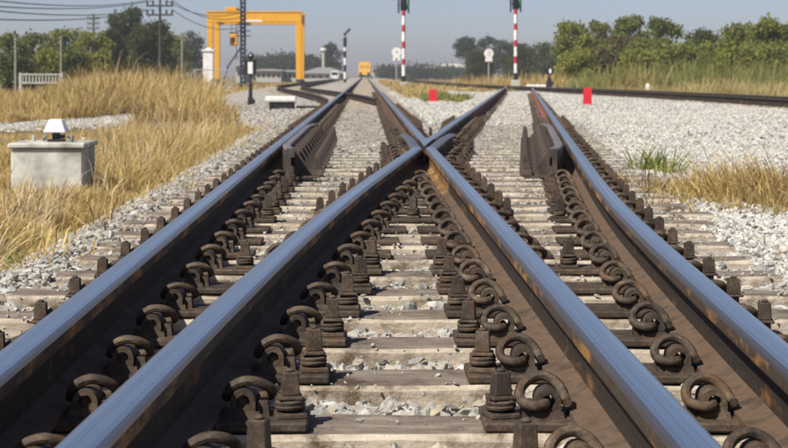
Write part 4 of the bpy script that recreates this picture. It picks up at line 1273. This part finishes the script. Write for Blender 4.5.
# yellow train at the end of the straight track
d = 300; k = d / F
tr = empty("train", ((XA + XC) / 2, d, RT), "distant yellow train facing down the straight track", "train")
hw = 6.0 * k; z0 = .42; z1 = pz(61.8, d) - RT
MB().prism([(-hw, z0), (hw, z0), (hw, z1 * .80), (hw * .93, z1 * .93), (hw * .7, z1), (-hw * .7, z1), (-hw * .93, z1 * .93), (-hw, z1 * .80)], 0, 18).build("car_body", M['trainyellow'], tr)
MB().box((0, 9, .30), (hw * 1.7, 17.6, .38)).build("underframe", M['black'], tr)
MB().box((0, -.05, .30), (hw * 1.9, .1, .38)).build("buffer_beam", M['black'], tr)
for s in (-1, 1):
    MB().lathe([(.24, -.45), (.24, -.1)], 12, (s * .75, 0, .75), axis='Y').build("buffer", M['black'], tr)
    MB().box((s * hw * .45, -.03, z1 * .70), (hw * .6, .04, z1 * .18)).build("window", plain("amber_shaded_glass", (0.55, 0.30, 0.07), .3), tr)
    MB().lathe([(.12, -.06), (.12, 0)], 10, (s * hw * .7, 0, 1.25), axis='Y').build("headlight", M['white'], tr)
for yy in (2.5, 4.8, 13, 15.3):
    for s in (-.53, .53): MB().lathe([(.42, -.06), (.42, .06)], 16, (0, 0, 0)).build("wheel", M['black'], tr).matrix_local = Matrix.Translation((s, yy, .42)) @ Matrix.Rotation(R(90), 4, 'Y')

# white van beside the train and hazy yard buildings
def van(xp, d, y0, y1, w, lab):
    k = d / F; r0 = empty("white_van", (px(xp, d), d, GZ), lab, "van")
    z = lambda y: pz(y, d) - GZ
    zb, zt = .25, z(y0); W = w * k
    MB().prism([(-W / 2, zb), (W / 2, zb), (W / 2, zt * .6), (W * .42, zt * .96), (W * .36, zt), (-W * .36, zt), (-W * .42, zt * .96), (-W / 2, zt * .6)], 0, 4).build("body", M['white'], r0)
    MB().box((0, -.02, zt * .76), (W * .72, .05, zt * .26)).build("windscreen", M['glass'], r0)
    MB().box((0, -.06, zb + .12), (W, .12, .2)).build("bumper", M['galv'], r0)
    for s in (-1, 1):
        MB().box((s * W * .4, .5, .3), (.2, .6, .6)).build("wheel", M['black'], r0, bevel=.08)
        MB().box((s * W * .38, -.03, zt * .42), (.22, .06, .16)).build("headlight", M['galv'], r0)
van(375.3, 330, 67.5, 80, 6.5, "white van standing just right of the yellow train")
van(334.5, 220, 71, 79, 8.5, "white van parked left of the striped signal")
def house(name, xp, d, x0, x1, yt, lab, cat, roof='white', nwin=4, win=True, wall='concrete', yr=None):
    k = d / F; r0 = empty(name, (px((x0 + x1) / 2, d), d, GZ), lab, cat)
    W = (x1 - x0) * k; zt = pz(yt, d) - GZ; zr = pz(yr if yr else yt - 2.0, d) - GZ
    MB().box((0, 4, zt / 2), (W, 8, zt)).build("wall", M[wall], r0)
    MB().prism([(-W / 2 - .4, zt), (W / 2 + .4, zt), (W / 2 + .2, zt + .15), (0.15 * W, zr), (-.15 * W, zr), (-W / 2 - .2, zt + .15)], -.5, 8.5).build("roof", M[roof], r0)
    for i in range(nwin):
        xx = -W / 2 + W * (i + .5) / nwin
        wd = MB().box((xx, -.03, zt * .6), (W / nwin * .42, .06, zt * .34)).build("window", M['galv'], r0)
        MB().box((xx, -.07, zt * .6), (W / nwin * .34, .03, zt * .27)).build("pane", M['glass'], wd)
house("station_shed", 0, 210, 256, 281, 71, "long low white shed behind the gantry crane", "building", nwin=5, roof='galv', yr=69)
house("station_shed", 0, 215, 283, 297, 72, "short grey shed by the right gantry leg", "building", nwin=3, roof='galv', wall='concrete', yr=70)
house("platform_building", 0, 240, 303, 345, 73.5, "low station building with a sloping roof left of the striped signal", "building", nwin=6, roof='galv', yr=67.5)
house("warehouse", 0, 420, 424, 474, 68.5, "long pale warehouse roof seen between the two striped signal posts", "building", nwin=8, roof='white', yr=63.8)
house("house", 0, 190, 236, 246, 66, "small pale house behind the dark lattice mast", "house", nwin=2, roof='galv', yr=60)
# slim tower
d = 255; k = d / F
tw = empty("water_tower", (px(323.5, d), d, GZ), "slim pale water tower left of the tall narrow grey tree", "tower")
zt = pz(48, d) - GZ
MB().lathe([(1.6 * k, 0), (1.4 * k, zt - 3 * k)], 12).build("shaft", M['concrete'], tw)
MB().lathe([(1.6 * k, zt - 3.2 * k), (3.2 * k, zt - 2.4 * k), (3.2 * k, zt - .3 * k), (.4 * k, zt)], 14).build("tank", M['white'], tw)

# white cabinet with cap and white pipe railing
d = 92; k = d / F
wc = empty("white_cabinet", (px(208.5, d), d, GZ), "white capped cabinet standing in the tall grass in front of the gantry leg", "cabinet")
zt = pz(51.5, d) - GZ
MB().box((0, 0, zt / 2), (10 * k, .5, zt)).build("body", M['white'], wc, bevel=.02)
mb = MB(); mb.box((0, 0, zt + 1 * k), (12.5 * k, .64, 2.0 * k)); mb.build("cap", M['white'], wc, bevel=.01)
mb = MB(); mb.box((0, 0, zt + 2.75 * k), (6 * k, .36, 1.5 * k), taper=(.5, .5)); mb.build("finial", M['white'], wc)
d = 58; k = d / F
rl_ = empty("pipe_railing", (px(211, d), d, GZ), "white pipe railing in the grass below the white cabinet", "railing")
zt = pz(70, d) - GZ; zl_ = pz(87, d) - GZ
for yy, nm in ((zt, "top_rail"), (zl_, "bottom_rail")):
    MB().tube([(px(193, d) - px(211, d), 0, yy), (px(231, d) - px(211, d), 0, yy)], .02, 8).build(nm, M['galv'], rl_)
for xp in (195, 213, 226, 231):
    MB().tube([(px(xp, d) - px(211, d), 0, 0), (px(xp, d) - px(211, d), 0, zt)], .02, 8).build("post", M['galv'], rl_)
# balustrade on the left
d = 70; k = d / F
bl_ = empty("balustrade", (px(41, d), d, GZ), "white concrete balustrade with upright slats in front of the left bushes", "fence")
za, zb = pz(74.5, d) - GZ, pz(83, d) - GZ
for zz, nm in ((za, "top_rail"), (zb, "bottom_rail")): MB().box((0, 0, zz), (40 * k, .14, .07)).build(nm, M['concrete'], bl_)
sm = MB().box((0, 0, (za + zb) / 2), (1.3 * k, .07, za - zb)).mesh("slat", M['concrete'])
for i in range(12):
    o = bpy.data.objects.new("slat", sm); link(o, bl_); o.location = ((-18 + 36 * i / 11) * k, 0, 0)
for s in (-20.5, 20.5): MB().box((s * k, 0, (za + .08) / 2), (.12, .16, za + .08)).build("post", M['concrete'], bl_)

# concrete posts, utility poles and wires
for xp, yt, d, w, lab in ((15.5, 40, 72, 2.6, "weathered concrete post at the far left in front of the trees"), (61, 38, 78, 2.2, "thin pale concrete post in front of the bushy green tree"), (182, 37.5, 84, 2.4, "thin pale concrete post right of the utility pole"), (718, 31, 100, 2.0, "thin pale pole in front of the low dark tree in the right belt")):
    k = d / F; root = empty("concrete_post", (px(xp, d), d, GZ), lab, "post")
    zt = pz(yt, d) - GZ
    MB().box((0, 0, zt / 2), (w * k * .8, .12, zt), taper=(.85, .85)).build("shaft", M['oldpost'], root, bevel=.01)
    MB().box((0, 0, zt + .04), (w * k * 1.2, .16, .08)).build("cap", M['oldpost'], root)
def upole(xp, d, top, arms, wpx, lab, aw, r=None):
    k = d / F; root = empty("utility_pole", (px(xp, d), d, GZ), lab, "utility pole")
    zt = pz(top, d) - GZ
    MB().lathe([(wpx * .62 * k, 0), (wpx * .42 * k, zt)], 10).build("pole", M['wood'], root, smooth=True)
    tips = []
    for y in arms:
        zz = pz(y, d) - GZ
        arm = MB().box((0, -.13, zz), (aw * k, .10, .11)).build("cross_arm", M['wood'], root)
        for s in (-.46, -.25, .25, .46):
            MB().lathe([(.04, 0), (.07, .06), (.05, .14), (.07, .2), (.03, .27)], 8, (s * aw * k, -.13, zz + .05)).build("insulator", M['black'], arm)
            tips.append(Vector((px(xp, d) + s * aw * k, d - .13, GZ + zz + .32)))
    return tips
tips = upole(160, 95, -14, (6, 15), 2.6, "dark utility pole with two cross arms in front of the dark trees", 27)
t2 = upole(93.5, 190, 14, (19, 24, 29), 2.4, "distant utility pole with three cross arms above the yellow green tree", 12)
def wire(pts, lab, sag=0.0, r=.022):
    a, b = Vector(pts[0]), Vector(pts[1]); P = []
    for i in range(17):
        t = i / 16; p = a.lerp(b, t); p.z -= sag * 4 * t * (1 - t); P.append(p)
    o = MB().tube(P, r, 5).build("overhead_wire", M['wire']); tag(o, lab, "wire", "overhead wires")
ends_l = [(-12, 4), (-12, 9), (-12, 12), (-12, 20)]
for i, (tp, (ex, ey)) in enumerate(zip((tips[0], tips[1], tips[4], tips[5]), ends_l)):
    d = 52
    wire((tp, (px(ex, d), d, pz(ey - 4 + i, d))), ["uppermost", "second", "third", "lowest"][i] + " overhead wire running left from the utility pole", .25)
for i, (tp, (ex, ey)) in enumerate(zip((tips[2], tips[3], tips[7]), ((243, 12), (243, 17), (243, 27)))):
    d = 100
    wire((tp, (px(ex, d), d - .2, pz(ey, d))), ["uppermost", "middle", "lowest"][i] + " overhead wire sagging from the utility pole to the lattice mast", .55)

# odds and ends on the right
d = 57; k = d / F
mk = empty("marker_stone", (px(648, d), d, GZ), "small white round topped marker stone behind the far track", "marker stone")
MB().lathe([(2.2 * k, 0), (2.2 * k, pz(86, d) - GZ), (1.7 * k, pz(84.3, d) - GZ), (.5 * k, pz(83.4, d) - GZ)], 14).build("body", M['white'], mk, smooth=True)
d = 70; k = d / F
sb = MB().box((px(536, d), d, pz(86.2, d) - .1), (19 * k, .5, .34)).build("concrete_slab", M['white'], bevel=.02)
tag(sb, "low white concrete slab beside the small round point indicator", "slab")
